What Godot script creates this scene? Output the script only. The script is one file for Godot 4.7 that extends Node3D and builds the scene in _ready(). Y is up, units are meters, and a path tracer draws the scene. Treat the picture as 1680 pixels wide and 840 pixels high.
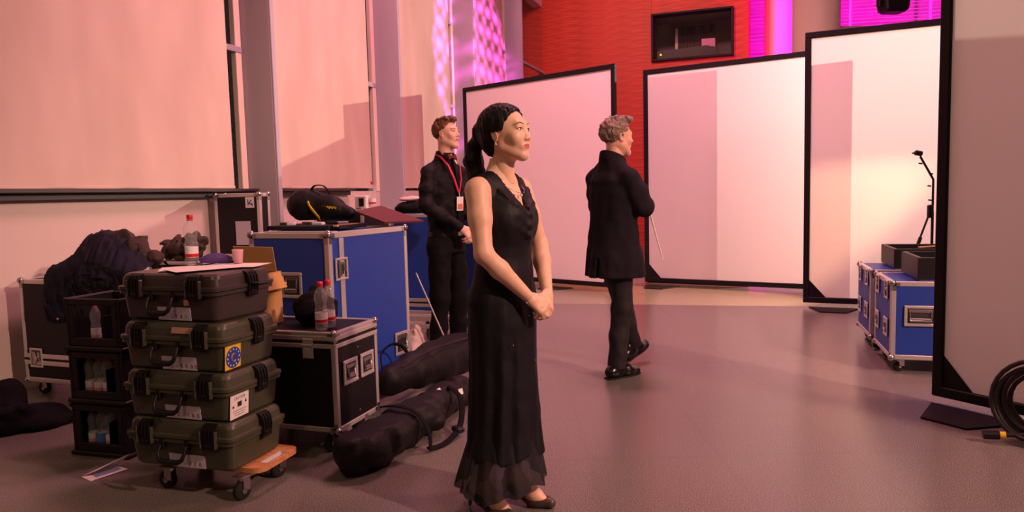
extends Node3D

# A backstage corner of a hall: a window wall with drawn blinds on the left, a red timber wall at the back,
# translucent screens on the right, flight cases, bottles and bags, and three people looking towards the stage.

const WYAW := 0.32987 # the window wall runs 18.9 degrees to the right of the view
const W0 := Vector3(-5.15, 0, 0)
const CEIL := 7.0
const LAMP_AT := Vector3(6.2, 3.5, -9.42)
const LAMP_TO := Vector3(0.6, 1.2, -7.6)
const AMBER_AT := Vector3(6.4, 2.4, -6.9)
const AMBER_TO := Vector3(1.5, 0.0, -8.75)
const GOBO_AT := Vector3(5.2, 5.4, -9.0)

func wu() -> Vector3:
	return Vector3(sin(WYAW), 0, -cos(WYAW))

func wn() -> Vector3:
	return Vector3(cos(WYAW), 0, sin(WYAW))

func wall_pt(t: float, s := 0.0, y := 0.0) -> Vector3:
	return W0 + wu() * t + wn() * s + Vector3.UP * y

func area(called: String, at: Vector3, to: Vector3, size: Vector2, c: Color, e: float) -> AreaLight3D:
	var l := AreaLight3D.new()
	l.name = called
	l.area_size = size
	l.light_color = c
	l.light_energy = e
	l.area_range = 40.0
	l.area_attenuation = 2.0
	l.shadow_enabled = true
	add_child(l)
	l.look_at_from_position(at, to, Vector3.UP if absf((to - at).normalized().y) < 0.95 else Vector3.RIGHT)
	return l

func spot(called: String, at: Vector3, to: Vector3, angle: float, c: Color, e: float, size := 0.05, soft := 0.4) -> SpotLight3D:
	var l := SpotLight3D.new()
	l.name = called
	l.spot_angle = angle
	l.spot_angle_attenuation = soft
	l.light_color = c
	l.light_energy = e
	l.light_size = size
	l.spot_range = 40.0
	l.spot_attenuation = 2.0
	l.shadow_enabled = true
	add_child(l)
	l.look_at_from_position(at, to, Vector3.UP if absf((to - at).normalized().y) < 0.95 else Vector3.RIGHT)
	return l

func _ready() -> void:
	# ---- camera
	var cam := Camera3D.new()
	cam.name = "camera"
	cam.fov = rad_to_deg(2.0 * atan(420.0 / 1200.0))
	cam.rotation_order = EULER_ORDER_YXZ
	cam.position = Vector3(0, 1.275, 0)
	cam.rotation = Vector3(-atan(102.0 / 1200.0), 0, -0.025)
	cam.near = 0.05
	cam.far = 200.0
	cam.current = true
	add_child(cam)
	# ---- sky, seen only through the slits beside the blinds
	var we := WorldEnvironment.new()
	we.name = "environment"
	var env := Environment.new()
	env.background_mode = Environment.BG_SKY
	var sky := Sky.new()
	var sm := ProceduralSkyMaterial.new()
	sm.sky_top_color = rgb(70, 90, 110)
	sm.sky_horizon_color = rgb(150, 165, 165)
	sm.ground_bottom_color = rgb(40, 45, 40)
	sm.ground_horizon_color = rgb(90, 100, 95)
	sm.energy_multiplier = 0.14
	sky.sky_material = sm
	env.sky = sky
	env.tonemap_mode = Environment.TONE_MAPPER_LINEAR
	env.tonemap_exposure = 1.06
	env.sdfgi_enabled = true
	env.ssao_enabled = true
	env.ssil_enabled = true
	we.environment = env
	add_child(we)
	# ---- lights of the hall
	var pink := Color(1.0, 0.62, 0.70)
	var warm := Color(1.0, 0.86, 0.78)
	# warm stage lamp on a stand behind the screens: its light comes over their tops and through their cloth
	spot("stage_lamp_light", LAMP_AT, LAMP_TO, 62.0, warm, 37.0, 0.012, 0.5)
	# amber lamp low behind the third screen: a streak of light along the floor before the far screens
	spot("amber_lamp_light", AMBER_AT, AMBER_TO, 13.0, Color(1.0, 0.74, 0.54), 120.0, 0.02, 0.5)
	# fill lights for the hall, sources unseen: over the screens, behind the camera to the right and to the left
	area("hall_light_over", Vector3(0.9, 6.5, -6.0), Vector3(0.5, 1.4, -9.6), Vector2(1.6, 0.9), pink, 42.0)
	area("hall_light_side", Vector3(4.6, 5.4, -3.3), Vector3(-0.8, 0.6, -3.9), Vector2(0.7, 0.5), Color(1.0, 0.70, 0.68), 13.0)
	spot("hall_light_right", Vector3(6.1, 4.8, 1.0), Vector3(0.7, 0.7, -4.7), 23.0, Color(1.0, 0.77, 0.70), 62.0, 0.16, 0.7)
	area("hall_light_left", Vector3(-1.6, 5.4, 0.6), Vector3(-0.6, 0.9, -3.4), Vector2(0.6, 0.4), Color(1.0, 0.86, 0.66), 3.5)
	# coloured stage lamps
	spot("magenta_wash_light", Vector3(8.6, 3.2, -13.6), Vector3(8.2, 5.6, -19.0), 62.0, Color(1.0, 0.04, 0.84), 120.0, 0.1, 0.8)
	spot("gobo_light", GOBO_AT, wall_pt(14.0, 0, 3.55), 14.0, Color(1.0, 0.34, 0.90), 300.0, 0.01, 0.2)
	spot("red_wall_light", Vector3(0.6, 6.6, -11.0), Vector3(3.4, 4.2, -16.6), 34.0, Color(1.0, 0.66, 0.56), 24.0, 0.1, 0.7)
	# ---- everything else
	var t0 := Time.get_ticks_msec()
	materials()
	room()
	screens()
	print("room ", Time.get_ticks_msec() - t0)
	cases()
	print("cases ", Time.get_ticks_msec() - t0)
	people()
	print("people ", Time.get_ticks_msec() - t0)
	clutter()
	print("clutter ", Time.get_ticks_msec() - t0)

# ---------------------------------------------------------------- mesh builder
class MB:
	var v := PackedVector3Array()
	var n := PackedVector3Array()
	var uv := PackedVector2Array()
	var col := PackedColorArray()
	var idx := PackedInt32Array()
	var T := Transform3D()
	var color := Color.WHITE
	var colored := false

	func at(p: Vector3, turn := Vector3.ZERO) -> MB:
		T = Transform3D(Basis.from_euler(turn), p)
		return self

	func vert(p: Vector3, nn: Vector3, u := Vector2.ZERO) -> int:
		v.append(T * p)
		n.append((T.basis * nn).normalized())
		uv.append(u)
		col.append(color)
		return v.size() - 1

	func face(i: int, j: int, k: int) -> void: # counter-clockwise from outside in, clockwise out
		idx.append(i)
		idx.append(k)
		idx.append(j)

	func tri(a: Vector3, b: Vector3, c: Vector3) -> void:
		var nn := (b - a).cross(c - a)
		face(vert(a, nn), vert(b, nn), vert(c, nn))

	func quad(a: Vector3, b: Vector3, c: Vector3, d: Vector3) -> void:
		var nn := (c - a).cross(d - b)
		var i := vert(a, nn, Vector2(0, 1))
		vert(b, nn, Vector2(1, 1))
		vert(c, nn, Vector2(1, 0))
		vert(d, nn, Vector2(0, 0))
		face(i, i + 1, i + 2)
		face(i, i + 2, i + 3)

	func quad_out(a: Vector3, b: Vector3, c: Vector3, d: Vector3, o: Vector3) -> void:
		if (c - a).cross(d - b).dot((a + b + c + d) / 4.0 - o) < 0:
			quad(d, c, b, a)
		else:
			quad(a, b, c, d)

	func tri_out(a: Vector3, b: Vector3, c: Vector3, o: Vector3) -> void:
		if (b - a).cross(c - a).dot((a + b + c) / 3.0 - o) < 0:
			tri(a, c, b)
		else:
			tri(a, b, c)

	func box(c: Vector3, s: Vector3, bv := 0.0) -> MB:
		var h := s / 2.0
		bv = minf(bv, minf(h.x, minf(h.y, h.z)) * 0.9)
		var P := func(ax: int, sx: int, sy: int, sz: int) -> Vector3:
			var q := Vector3(sx * (h.x - (0.0 if ax == 0 else bv)), sy * (h.y - (0.0 if ax == 1 else bv)), sz * (h.z - (0.0 if ax == 2 else bv)))
			return c + q
		for s1 in [-1, 1]:
			quad_out(P.call(0, s1, -1, -1), P.call(0, s1, 1, -1), P.call(0, s1, 1, 1), P.call(0, s1, -1, 1), c)
			quad_out(P.call(1, -1, s1, -1), P.call(1, 1, s1, -1), P.call(1, 1, s1, 1), P.call(1, -1, s1, 1), c)
			quad_out(P.call(2, -1, -1, s1), P.call(2, 1, -1, s1), P.call(2, 1, 1, s1), P.call(2, -1, 1, s1), c)
		if bv > 0.0:
			for s1 in [-1, 1]:
				for s2 in [-1, 1]:
					quad_out(P.call(0, s1, s2, -1), P.call(0, s1, s2, 1), P.call(1, s1, s2, 1), P.call(1, s1, s2, -1), c)
					quad_out(P.call(0, s1, -1, s2), P.call(0, s1, 1, s2), P.call(2, s1, 1, s2), P.call(2, s1, -1, s2), c)
					quad_out(P.call(1, -1, s1, s2), P.call(1, 1, s1, s2), P.call(2, 1, s1, s2), P.call(2, -1, s1, s2), c)
					for s3 in [-1, 1]:
						tri_out(P.call(0, s1, s2, s3), P.call(1, s1, s2, s3), P.call(2, s1, s2, s3), c)
		return self

	func tube(pts: PackedVector3Array, r, seg := 8, caps := true, flat := 1.0) -> MB:
		var m := pts.size()
		var t0 := (pts[1] - pts[0]).normalized()
		var up := Vector3.UP if absf(t0.y) < 0.9 else Vector3.RIGHT
		var a := up.cross(t0).normalized()
		var first := v.size()
		for i in m:
			var t: Vector3 = (pts[mini(i + 1, m - 1)] - pts[maxi(i - 1, 0)]).normalized()
			a = (a - t * a.dot(t)).normalized()
			var b := t.cross(a)
			var rr: float = r if (r is float or r is int) else r[i]
			for j in seg + 1:
				var w := TAU * j / seg
				var dd := a * cos(w) + b * sin(w) * flat
				vert(pts[i] + dd * rr, a * cos(w) + b * sin(w) / flat, Vector2(float(j) / seg, float(i) / (m - 1)))
		for i in m - 1:
			for j in seg:
				var k := first + i * (seg + 1) + j
				face(k, k + 1, k + seg + 2)
				face(k, k + seg + 2, k + seg + 1)
		if caps:
			for e in 2:
				var i: int = 0 if e == 0 else m - 1
				var nn: Vector3 = (pts[0] - pts[1]) if e == 0 else (pts[m - 1] - pts[m - 2])
				var ci := vert(pts[i], nn)
				var base := first + i * (seg + 1)
				for j in seg + 1:
					var q := v[base + j]
					v.append(q)
					n.append((T.basis * nn).normalized())
					uv.append(Vector2.ZERO)
					col.append(color)
				for j in seg:
					if e == 0:
						face(ci, ci + 2 + j, ci + 1 + j)
					else:
						face(ci, ci + 1 + j, ci + 2 + j)
		return self

	func cyl(a: Vector3, b: Vector3, r: float, seg := 12) -> MB:
		return tube(PackedVector3Array([a, b]), r, seg)

	func lathe(pr: PackedVector2Array, seg := 16, c := Vector3.ZERO, sharp := false) -> MB: # (radius, y) from bottom up
		var m := pr.size()
		for i in m - 1:
			var e := pr[i + 1] - pr[i]
			var ne := Vector2(e.y, -e.x).normalized()
			var n0 := ne
			var n1 := ne
			if not sharp:
				if i > 0:
					var f := pr[i] - pr[i - 1]
					n0 = (ne + Vector2(f.y, -f.x).normalized()).normalized()
				if i < m - 2:
					var f := pr[i + 2] - pr[i + 1]
					n1 = (ne + Vector2(f.y, -f.x).normalized()).normalized()
			var first := v.size()
			for j in seg + 1:
				var w := TAU * j / seg
				var d := Vector3(cos(w), 0, -sin(w))
				vert(c + d * pr[i].x + Vector3.UP * pr[i].y, d * n0.x + Vector3.UP * n0.y, Vector2(float(j) / seg, 1.0 - float(i) / (m - 1)))
				vert(c + d * pr[i + 1].x + Vector3.UP * pr[i + 1].y, d * n1.x + Vector3.UP * n1.y, Vector2(float(j) / seg, 1.0 - float(i + 1) / (m - 1)))
			for j in seg:
				var k := first + j * 2
				face(k, k + 2, k + 3)
				face(k, k + 3, k + 1)
		return self

	func sphere(c: Vector3, r: Vector3, seg := 12, rows := 8) -> MB:
		var first := v.size()
		for i in rows + 1:
			var p := PI * i / rows
			for j in seg + 1:
				var w := TAU * j / seg
				var d := Vector3(sin(p) * cos(w), cos(p), -sin(p) * sin(w))
				vert(c + d * r, d / r)
		for i in rows:
			for j in seg:
				var k := first + i * (seg + 1) + j
				face(k, k + seg + 1, k + seg + 2)
				face(k, k + seg + 2, k + 1)
		return self

	func ring(w: float, d: float, r: float, seg := 4) -> Array: # rounded rectangle in xz: [points, normals]
		var ps := PackedVector3Array()
		var ns := PackedVector3Array()
		var q := [[1, 1, 0.0], [1, -1, PI / 2], [-1, -1, PI], [-1, 1, PI * 1.5]]
		for k in 4:
			var cx: float = q[k][0] * (w / 2 - r)
			var cz: float = q[k][1] * (d / 2 - r)
			var a0: float = [PI / 2, 0.0, -PI / 2, -PI][k]
			for i in seg + 1:
				var a: float = a0 - PI / 2 * i / seg
				ns.append(Vector3(cos(a), 0, sin(a)))
				ps.append(Vector3(cx + r * cos(a), 0, cz + r * sin(a)))
		return [ps, ns]

	# loft of rounded rectangles: rows of [y, width, depth, corner radius]
	func loft(rows: Array, seg := 4, top := true, bottom := true) -> MB:
		var m := rows.size()
		for i in m - 1:
			var A := ring(rows[i][1], rows[i][2], rows[i][3], seg)
			var B := ring(rows[i + 1][1], rows[i + 1][2], rows[i + 1][3], seg)
			var c: int = A[0].size()
			var first := v.size()
			for j in c + 1:
				var pa: Vector3 = A[0][j % c] + Vector3.UP * rows[i][0]
				var pb: Vector3 = B[0][j % c] + Vector3.UP * rows[i + 1][0]
				var nn: Vector3 = A[1][j % c]
				var e := pb - pa
				nn = (nn * e.y - Vector3.UP * e.dot(nn)).normalized() if e.length() > 1e-6 else nn
				vert(pa, nn)
				vert(pb, nn)
			for j in c:
				var k := first + j * 2
				face(k, k + 2, k + 3)
				face(k, k + 3, k + 1)
		for e in 2:
			if (e == 0 and not bottom) or (e == 1 and not top):
				continue
			var row: Array = rows[0] if e == 0 else rows[m - 1]
			var A := ring(row[1], row[2], row[3], seg)
			var up := Vector3.DOWN if e == 0 else Vector3.UP
			var ci := vert(Vector3.UP * row[0], up)
			var c: int = A[0].size()
			for j in c + 1:
				vert(A[0][j % c] + Vector3.UP * row[0], up)
			for j in c:
				if e == 0:
					face(ci, ci + 2 + j, ci + 1 + j)
				else:
					face(ci, ci + 1 + j, ci + 2 + j)
		return self

	# polygon in xy (counter-clockwise), extruded from z0 to z1
	func prism(poly: PackedVector2Array, z0: float, z1: float) -> MB:
		if Geometry2D.is_polygon_clockwise(poly) == false:
			pass
		var area := 0.0
		for i in poly.size():
			area += poly[i].cross(poly[(i + 1) % poly.size()])
		if area < 0:
			poly.reverse()
		var t := Geometry2D.triangulate_polygon(poly)
		for e in 2:
			var z: float = z0 if e == 0 else z1
			var nn := Vector3(0, 0, -1 if e == 0 else 1)
			var first := v.size()
			for p in poly:
				vert(Vector3(p.x, p.y, z), nn, Vector2(p.x, -p.y))
			for i in range(0, t.size(), 3):
				var a := poly[t[i]]
				var b := poly[t[i + 1]]
				var c := poly[t[i + 2]]
				var ccw := (b - a).cross(c - a) > 0
				if ccw == (e == 1):
					face(first + t[i], first + t[i + 1], first + t[i + 2])
				else:
					face(first + t[i], first + t[i + 2], first + t[i + 1])
		for i in poly.size():
			var a := poly[i]
			var b := poly[(i + 1) % poly.size()]
			quad(Vector3(a.x, a.y, z0), Vector3(b.x, b.y, z0), Vector3(b.x, b.y, z1), Vector3(a.x, a.y, z1))
		return self

	func quad_sheet(x0: float, x1: float, y0: float, y1: float) -> MB:
		quad(Vector3(x0, y0, 0), Vector3(x1, y0, 0), Vector3(x1, y1, 0), Vector3(x0, y1, 0))
		return self

	# a grid of points (rows x cols) as a smooth sheet
	func sheet(pts: Array, closed := false) -> MB:
		var r := pts.size()
		var c: int = pts[0].size()
		var first := v.size()
		for i in r:
			for j in c:
				var du: Vector3 = pts[i][(j + 1) % c if closed else mini(j + 1, c - 1)] - pts[i][(j + c - 1) % c if closed else maxi(j - 1, 0)]
				var dv: Vector3 = pts[mini(i + 1, r - 1)][j] - pts[maxi(i - 1, 0)][j]
				vert(pts[i][j], du.cross(dv), Vector2(float(j) / (c - 1), float(i) / (r - 1)))
		for i in r - 1:
			for j in (c if closed else c - 1):
				var a := first + i * c + j
				var b := first + i * c + (j + 1) % c
				face(a, b, b + c)
				face(a, b + c, a + c)
		return self

	func commit() -> ArrayMesh:
		var m := ArrayMesh.new()
		var a := []
		a.resize(Mesh.ARRAY_MAX)
		a[Mesh.ARRAY_VERTEX] = v
		a[Mesh.ARRAY_NORMAL] = n
		a[Mesh.ARRAY_TEX_UV] = uv
		if colored:
			a[Mesh.ARRAY_COLOR] = col
		a[Mesh.ARRAY_INDEX] = idx
		m.add_surface_from_arrays(Mesh.PRIMITIVE_TRIANGLES, a)
		return m

# ---------------------------------------------------------------- distance field, meshed as surface nets
class Fld:
	var o: Vector3
	var c: float
	var nx: int
	var ny: int
	var nz: int
	var d := PackedFloat32Array()

	func _init(lo: Vector3, hi: Vector3, cell: float) -> void:
		o = lo
		c = cell
		nx = int((hi.x - lo.x) / c) + 2
		ny = int((hi.y - lo.y) / c) + 2
		nz = int((hi.z - lo.z) / c) + 2
		d.resize(nx * ny * nz)
		d.fill(1.0)

	func lo_i(x: float, k: int) -> int:
		return maxi(0, int(floor((x - o[k]) / c)))

	func hi_i(x: float, k: int) -> int:
		return mini([nx, ny, nz][k] - 1, int(ceil((x - o[k]) / c)))

	# capsule with two radii; cut = true carves it out
	func cap(a: Vector3, b: Vector3, ra: float, rb: float, k := 0.02, cut := false, sq := Vector3.ONE) -> void:
		var m := maxf(ra, rb) + k + 2.0 * c
		var x0 := lo_i(minf(a.x, b.x) - m / sq.x, 0)
		var x1 := hi_i(maxf(a.x, b.x) + m / sq.x, 0)
		var y0 := lo_i(minf(a.y, b.y) - m / sq.y, 1)
		var y1 := hi_i(maxf(a.y, b.y) + m / sq.y, 1)
		var z0 := lo_i(minf(a.z, b.z) - m / sq.z, 2)
		var z1 := hi_i(maxf(a.z, b.z) + m / sq.z, 2)
		var ba := (b - a) * sq
		var bb := maxf(ba.dot(ba), 1e-9)
		for iy in range(y0, y1 + 1):
			var py := (o.y + iy * c - a.y) * sq.y
			for iz in range(z0, z1 + 1):
				var pz := (o.z + iz * c - a.z) * sq.z
				var row := (iy * nz + iz) * nx
				var part := py * ba.y + pz * ba.z
				for ix in range(x0, x1 + 1):
					var px := (o.x + ix * c - a.x) * sq.x
					var h := clampf((px * ba.x + part) / bb, 0.0, 1.0)
					var qx := px - ba.x * h
					var qy := py - ba.y * h
					var qz := pz - ba.z * h
					var e := sqrt(qx * qx + qy * qy + qz * qz) - ra - (rb - ra) * h
					if cut:
						e = -e
						var f := d[row + ix]
						var w := maxf(k - absf(f - e), 0.0)
						d[row + ix] = maxf(f, e) + w * w / (4.0 * k)
					else:
						var f := d[row + ix]
						var w := maxf(k - absf(f - e), 0.0)
						d[row + ix] = minf(f, e) - w * w / (4.0 * k)

	func chain(pts: Array, rs: Array, k := 0.02) -> void:
		for i in pts.size() - 1:
			cap(pts[i], pts[i + 1], rs[i], rs[i + 1], k)

	func ell(p: Vector3, r: Vector3, k := 0.02, cut := false, turn := Basis.IDENTITY) -> void:
		var big := maxf(r.x, maxf(r.y, r.z)) + k + 2.0 * c
		var x0 := lo_i(p.x - big, 0)
		var x1 := hi_i(p.x + big, 0)
		var y0 := lo_i(p.y - big, 1)
		var y1 := hi_i(p.y + big, 1)
		var z0 := lo_i(p.z - big, 2)
		var z1 := hi_i(p.z + big, 2)
		var inv := turn.inverse()
		for iy in range(y0, y1 + 1):
			for iz in range(z0, z1 + 1):
				var row := (iy * nz + iz) * nx
				for ix in range(x0, x1 + 1):
					var q: Vector3 = inv * (o + Vector3(ix, iy, iz) * c - p)
					var s := (q / r).length()
					var g := (q / (r * r)).length()
					var e := s * (s - 1.0) / maxf(g, 1e-5)
					if s < 0.02:
						e = -minf(r.x, minf(r.y, r.z))
					var f := d[row + ix]
					if cut:
						e = -e
						var w := maxf(k - absf(f - e), 0.0)
						d[row + ix] = maxf(f, e) + w * w / (4.0 * k)
					else:
						var w := maxf(k - absf(f - e), 0.0)
						d[row + ix] = minf(f, e) - w * w / (4.0 * k)

	# stack of ellipses: rows of [y, cx, cz, half width, half depth], rising y; pleats: amplitude per row in [5]
	func stack(rows: Array, k := 0.02, pleats := 0.0, phase := 0.0) -> void:
		var ylo: float = rows[0][0]
		var yhi: float = rows[-1][0]
		var big := 0.0
		for r in rows:
			big = maxf(big, maxf(absf(r[1]) + r[3], absf(r[2]) + r[4]))
		big += k + 2.0 * c + 0.03
		var x0 := lo_i(-big, 0)
		var x1 := hi_i(big, 0)
		var z0 := lo_i(-big, 2)
		var z1 := hi_i(big, 2)
		for iy in range(lo_i(ylo - k - 2 * c, 1), hi_i(yhi + k + 2 * c, 1) + 1):
			var y := o.y + iy * c
			var yc := clampf(y, ylo, yhi)
			var i := 0
			while i < rows.size() - 2 and rows[i + 1][0] < yc:
				i += 1
			var f: float = (yc - rows[i][0]) / (rows[i + 1][0] - rows[i][0])
			f = clampf(f, 0.0, 1.0)
			var s := f * f * (3.0 - 2.0 * f) * 0.5 + f * 0.5
			var cx: float = lerpf(rows[i][1], rows[i + 1][1], s)
			var cz: float = lerpf(rows[i][2], rows[i + 1][2], s)
			var ha: float = lerpf(rows[i][3], rows[i + 1][3], s)
			var hb: float = lerpf(rows[i][4], rows[i + 1][4], s)
			var pl := 0.0
			if rows[i].size() > 5:
				pl = lerpf(rows[i][5], rows[i + 1][5], s)
			var dy := maxf(ylo - y, y - yhi)
			for iz in range(z0, z1 + 1):
				var qz := (o.z + iz * c - cz)
				var row := (iy * nz + iz) * nx
				for ix in range(x0, x1 + 1):
					var qx := (o.x + ix * c - cx)
					var ax := qx / ha
					var az := qz / hb
					var q := sqrt(ax * ax + az * az)
					var g := sqrt(ax * ax / (ha * ha) + az * az / (hb * hb))
					var e := -minf(ha, hb)
					if q > 0.02:
						e = q * (q - 1.0) / g
					if pl != 0.0:
						var an := atan2(qz, qx)
						e += pl * (sin(an * pleats + phase + 1.3 * sin(an * 2.0 + y * 2.0)) + 0.5 * sin(an * (pleats * 1.7) + 2.0 * phase + y * 3.0))
					if dy > 0.0:
						e = sqrt(e * e + dy * dy) if e > 0.0 else maxf(e, dy)
					elif e < 0.0:
						e = maxf(e, dy)
					var fo := d[row + ix]
					var w := maxf(k - absf(fo - e), 0.0)
					d[row + ix] = minf(fo, e) - w * w / (4.0 * k)

	# keep only what lies where fn(p) < 0
	func keep(fn: Callable) -> void:
		for iy in ny:
			for iz in nz:
				var row := (iy * nz + iz) * nx
				for ix in nx:
					var e := d[row + ix]
					if e < 3.0 * c:
						d[row + ix] = maxf(e, fn.call(o + Vector3(ix, iy, iz) * c))

	# sharp-bottomed folds, as in crumpled cloth
	func creases(amp: float, freq: float, sd: int, stretch := Vector3.ONE) -> void:
		var fn := FastNoiseLite.new()
		fn.seed = sd
		fn.frequency = freq
		fn.noise_type = FastNoiseLite.TYPE_SIMPLEX_SMOOTH
		fn.fractal_type = FastNoiseLite.FRACTAL_NONE
		for iy in ny:
			for iz in nz:
				var row := (iy * nz + iz) * nx
				for ix in nx:
					var e := d[row + ix]
					if absf(e) < 4.0 * c + amp:
						var q := (o + Vector3(ix, iy, iz) * c) * stretch
						var w := fn.get_noise_3dv(q)
						var w2 := fn.get_noise_3dv(q * 2.1 + Vector3(9, 3, 5))
						d[row + ix] = e + amp * (0.6 - absf(w) * 1.8 - 0.5 * absf(w2))

	func rough(amp: float, freq: float, sd: int, stretch := Vector3.ONE) -> void:
		var fn := FastNoiseLite.new()
		fn.seed = sd
		fn.frequency = freq
		fn.noise_type = FastNoiseLite.TYPE_SIMPLEX_SMOOTH
		fn.fractal_octaves = 2
		for iy in ny:
			for iz in nz:
				var row := (iy * nz + iz) * nx
				for ix in nx:
					var e := d[row + ix]
					if absf(e) < 3.0 * c + amp:
						d[row + ix] = e + amp * fn.get_noise_3dv((o + Vector3(ix, iy, iz) * c) * stretch)

	func mesh_to(mb: MB, tint = null) -> void:
		var cells := PackedInt32Array()
		cells.resize(nx * ny * nz)
		cells.fill(-1)
		var sx := 1
		var sz := nx
		var sy := nx * nz
		for iy in ny - 1:
			for iz in nz - 1:
				var row := (iy * nz + iz) * nx
				for ix in nx - 1:
					var i := row + ix
					var a0 := d[i]
					if a0 > 6.0 * c or a0 < -6.0 * c:
						continue
					var a1 := d[i + sx]
					var a2 := d[i + sz]
					var a3 := d[i + sz + sx]
					var b0 := d[i + sy]
					var b1 := d[i + sy + sx]
					var b2 := d[i + sy + sz]
					var b3 := d[i + sy + sz + sx]
					var m := int(a0 < 0) + int(a1 < 0) + int(a2 < 0) + int(a3 < 0) + int(b0 < 0) + int(b1 < 0) + int(b2 < 0) + int(b3 < 0)
					if m == 0 or m == 8:
						continue
					var s := Vector3.ZERO
					var k := 0.0
					if (a0 < 0) != (a1 < 0):
						s += Vector3(a0 / (a0 - a1), 0, 0)
						k += 1
					if (a2 < 0) != (a3 < 0):
						s += Vector3(a2 / (a2 - a3), 0, 1)
						k += 1
					if (b0 < 0) != (b1 < 0):
						s += Vector3(b0 / (b0 - b1), 1, 0)
						k += 1
					if (b2 < 0) != (b3 < 0):
						s += Vector3(b2 / (b2 - b3), 1, 1)
						k += 1
					if (a0 < 0) != (a2 < 0):
						s += Vector3(0, 0, a0 / (a0 - a2))
						k += 1
					if (a1 < 0) != (a3 < 0):
						s += Vector3(1, 0, a1 / (a1 - a3))
						k += 1
					if (b0 < 0) != (b2 < 0):
						s += Vector3(0, 1, b0 / (b0 - b2))
						k += 1
					if (b1 < 0) != (b3 < 0):
						s += Vector3(1, 1, b1 / (b1 - b3))
						k += 1
					if (a0 < 0) != (b0 < 0):
						s += Vector3(0, a0 / (a0 - b0), 0)
						k += 1
					if (a1 < 0) != (b1 < 0):
						s += Vector3(1, a1 / (a1 - b1), 0)
						k += 1
					if (a2 < 0) != (b2 < 0):
						s += Vector3(0, a2 / (a2 - b2), 1)
						k += 1
					if (a3 < 0) != (b3 < 0):
						s += Vector3(1, a3 / (a3 - b3), 1)
						k += 1
					var p := o + (Vector3(ix, iy, iz) + s / k) * c
					var g := Vector3(a1 + a3 + b1 + b3 - a0 - a2 - b0 - b2, b0 + b1 + b2 + b3 - a0 - a1 - a2 - a3, a2 + a3 + b2 + b3 - a0 - a1 - b0 - b1)
					if tint != null:
						mb.color = tint.call(p)
					cells[i] = mb.vert(p, g)
		for iy in range(1, ny - 1):
			for iz in range(1, nz - 1):
				var row := (iy * nz + iz) * nx
				for ix in range(1, nx - 1):
					var i := row + ix
					if cells[i] < 0:
						continue
					var s0 := d[i] < 0
					if s0 != (d[i + sx] < 0):
						_q(mb, cells[i - sy - sz], cells[i - sz], cells[i], cells[i - sy], s0)
					if s0 != (d[i + sy] < 0):
						_q(mb, cells[i - sz - sx], cells[i - sx], cells[i], cells[i - sz], s0)
					if s0 != (d[i + sz] < 0):
						_q(mb, cells[i - sx - sy], cells[i - sy], cells[i], cells[i - sx], s0)

	func _q(mb: MB, a: int, b: int, e: int, f: int, flip: bool) -> void:
		if a < 0 or b < 0 or e < 0 or f < 0:
			return
		if flip:
			mb.face(a, b, e)
			mb.face(a, e, f)
		else:
			mb.face(a, e, b)
			mb.face(a, f, e)

# ---------------------------------------------------------------- nodes
var M := {}
var taken := {}

func numbered(called: String) -> String:
	taken[called] = taken.get(called, -1) + 1
	return called if taken[called] == 0 else "%s_%03d" % [called, taken[called]]

func thing(called: String, label: String, category: String, at := Vector3.ZERO, turn := 0.0, group := "") -> Node3D:
	var o := Node3D.new()
	o.name = numbered(called)
	add_child(o)
	o.position = at
	o.rotation.y = turn
	o.set_meta("label", label)
	o.set_meta("category", category)
	if group:
		o.set_meta("group", group)
	return o

func part(called: String, mb, m, parent: Node3D, label := "") -> MeshInstance3D:
	var o := MeshInstance3D.new()
	o.name = called
	o.mesh = mb.commit() if mb is MB else mb
	o.material_override = m if m is Material else M[m]
	parent.add_child(o, true)
	if label:
		o.set_meta("label", label)
	return o

func single(called: String, mb, m, label: String, category: String, at := Vector3.ZERO, turn := 0.0, group := "") -> MeshInstance3D:
	var o := part(numbered(called), mb, m, self)
	o.position = at
	o.rotation.y = turn
	o.set_meta("label", label)
	o.set_meta("category", category)
	if group:
		o.set_meta("group", group)
	return o

func struct(called: String, mb, m) -> MeshInstance3D:
	var o := part(called, mb, m, self)
	o.set_meta("kind", "structure")
	return o

func struct_root(called: String, at := Vector3.ZERO, turn := 0.0) -> Node3D:
	var o := Node3D.new()
	o.name = called
	add_child(o)
	o.position = at
	o.rotation.y = turn
	o.set_meta("kind", "structure")
	return o

# parts of a copy share meshes and materials
func copy(o: Node3D, label: String, at: Vector3, turn: float) -> Node3D:
	var r: Node3D = o.duplicate()
	r.name = numbered(String(o.name).rstrip("_0123456789"))
	add_child(r)
	r.position = at
	r.rotation.y = turn
	r.set_meta("label", label)
	return r

func mat(called: String, c: Color, rough := 0.6, metal := 0.0, more := {}) -> StandardMaterial3D:
	var m := StandardMaterial3D.new()
	m.resource_name = called
	m.albedo_color = c
	m.roughness = rough
	m.metallic = metal
	for k in more:
		m.set(k, more[k])
	M[called] = m
	return m

func rgb(r: int, g: int, b: int, a := 255) -> Color:
	return Color8(r, g, b, a)

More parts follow.
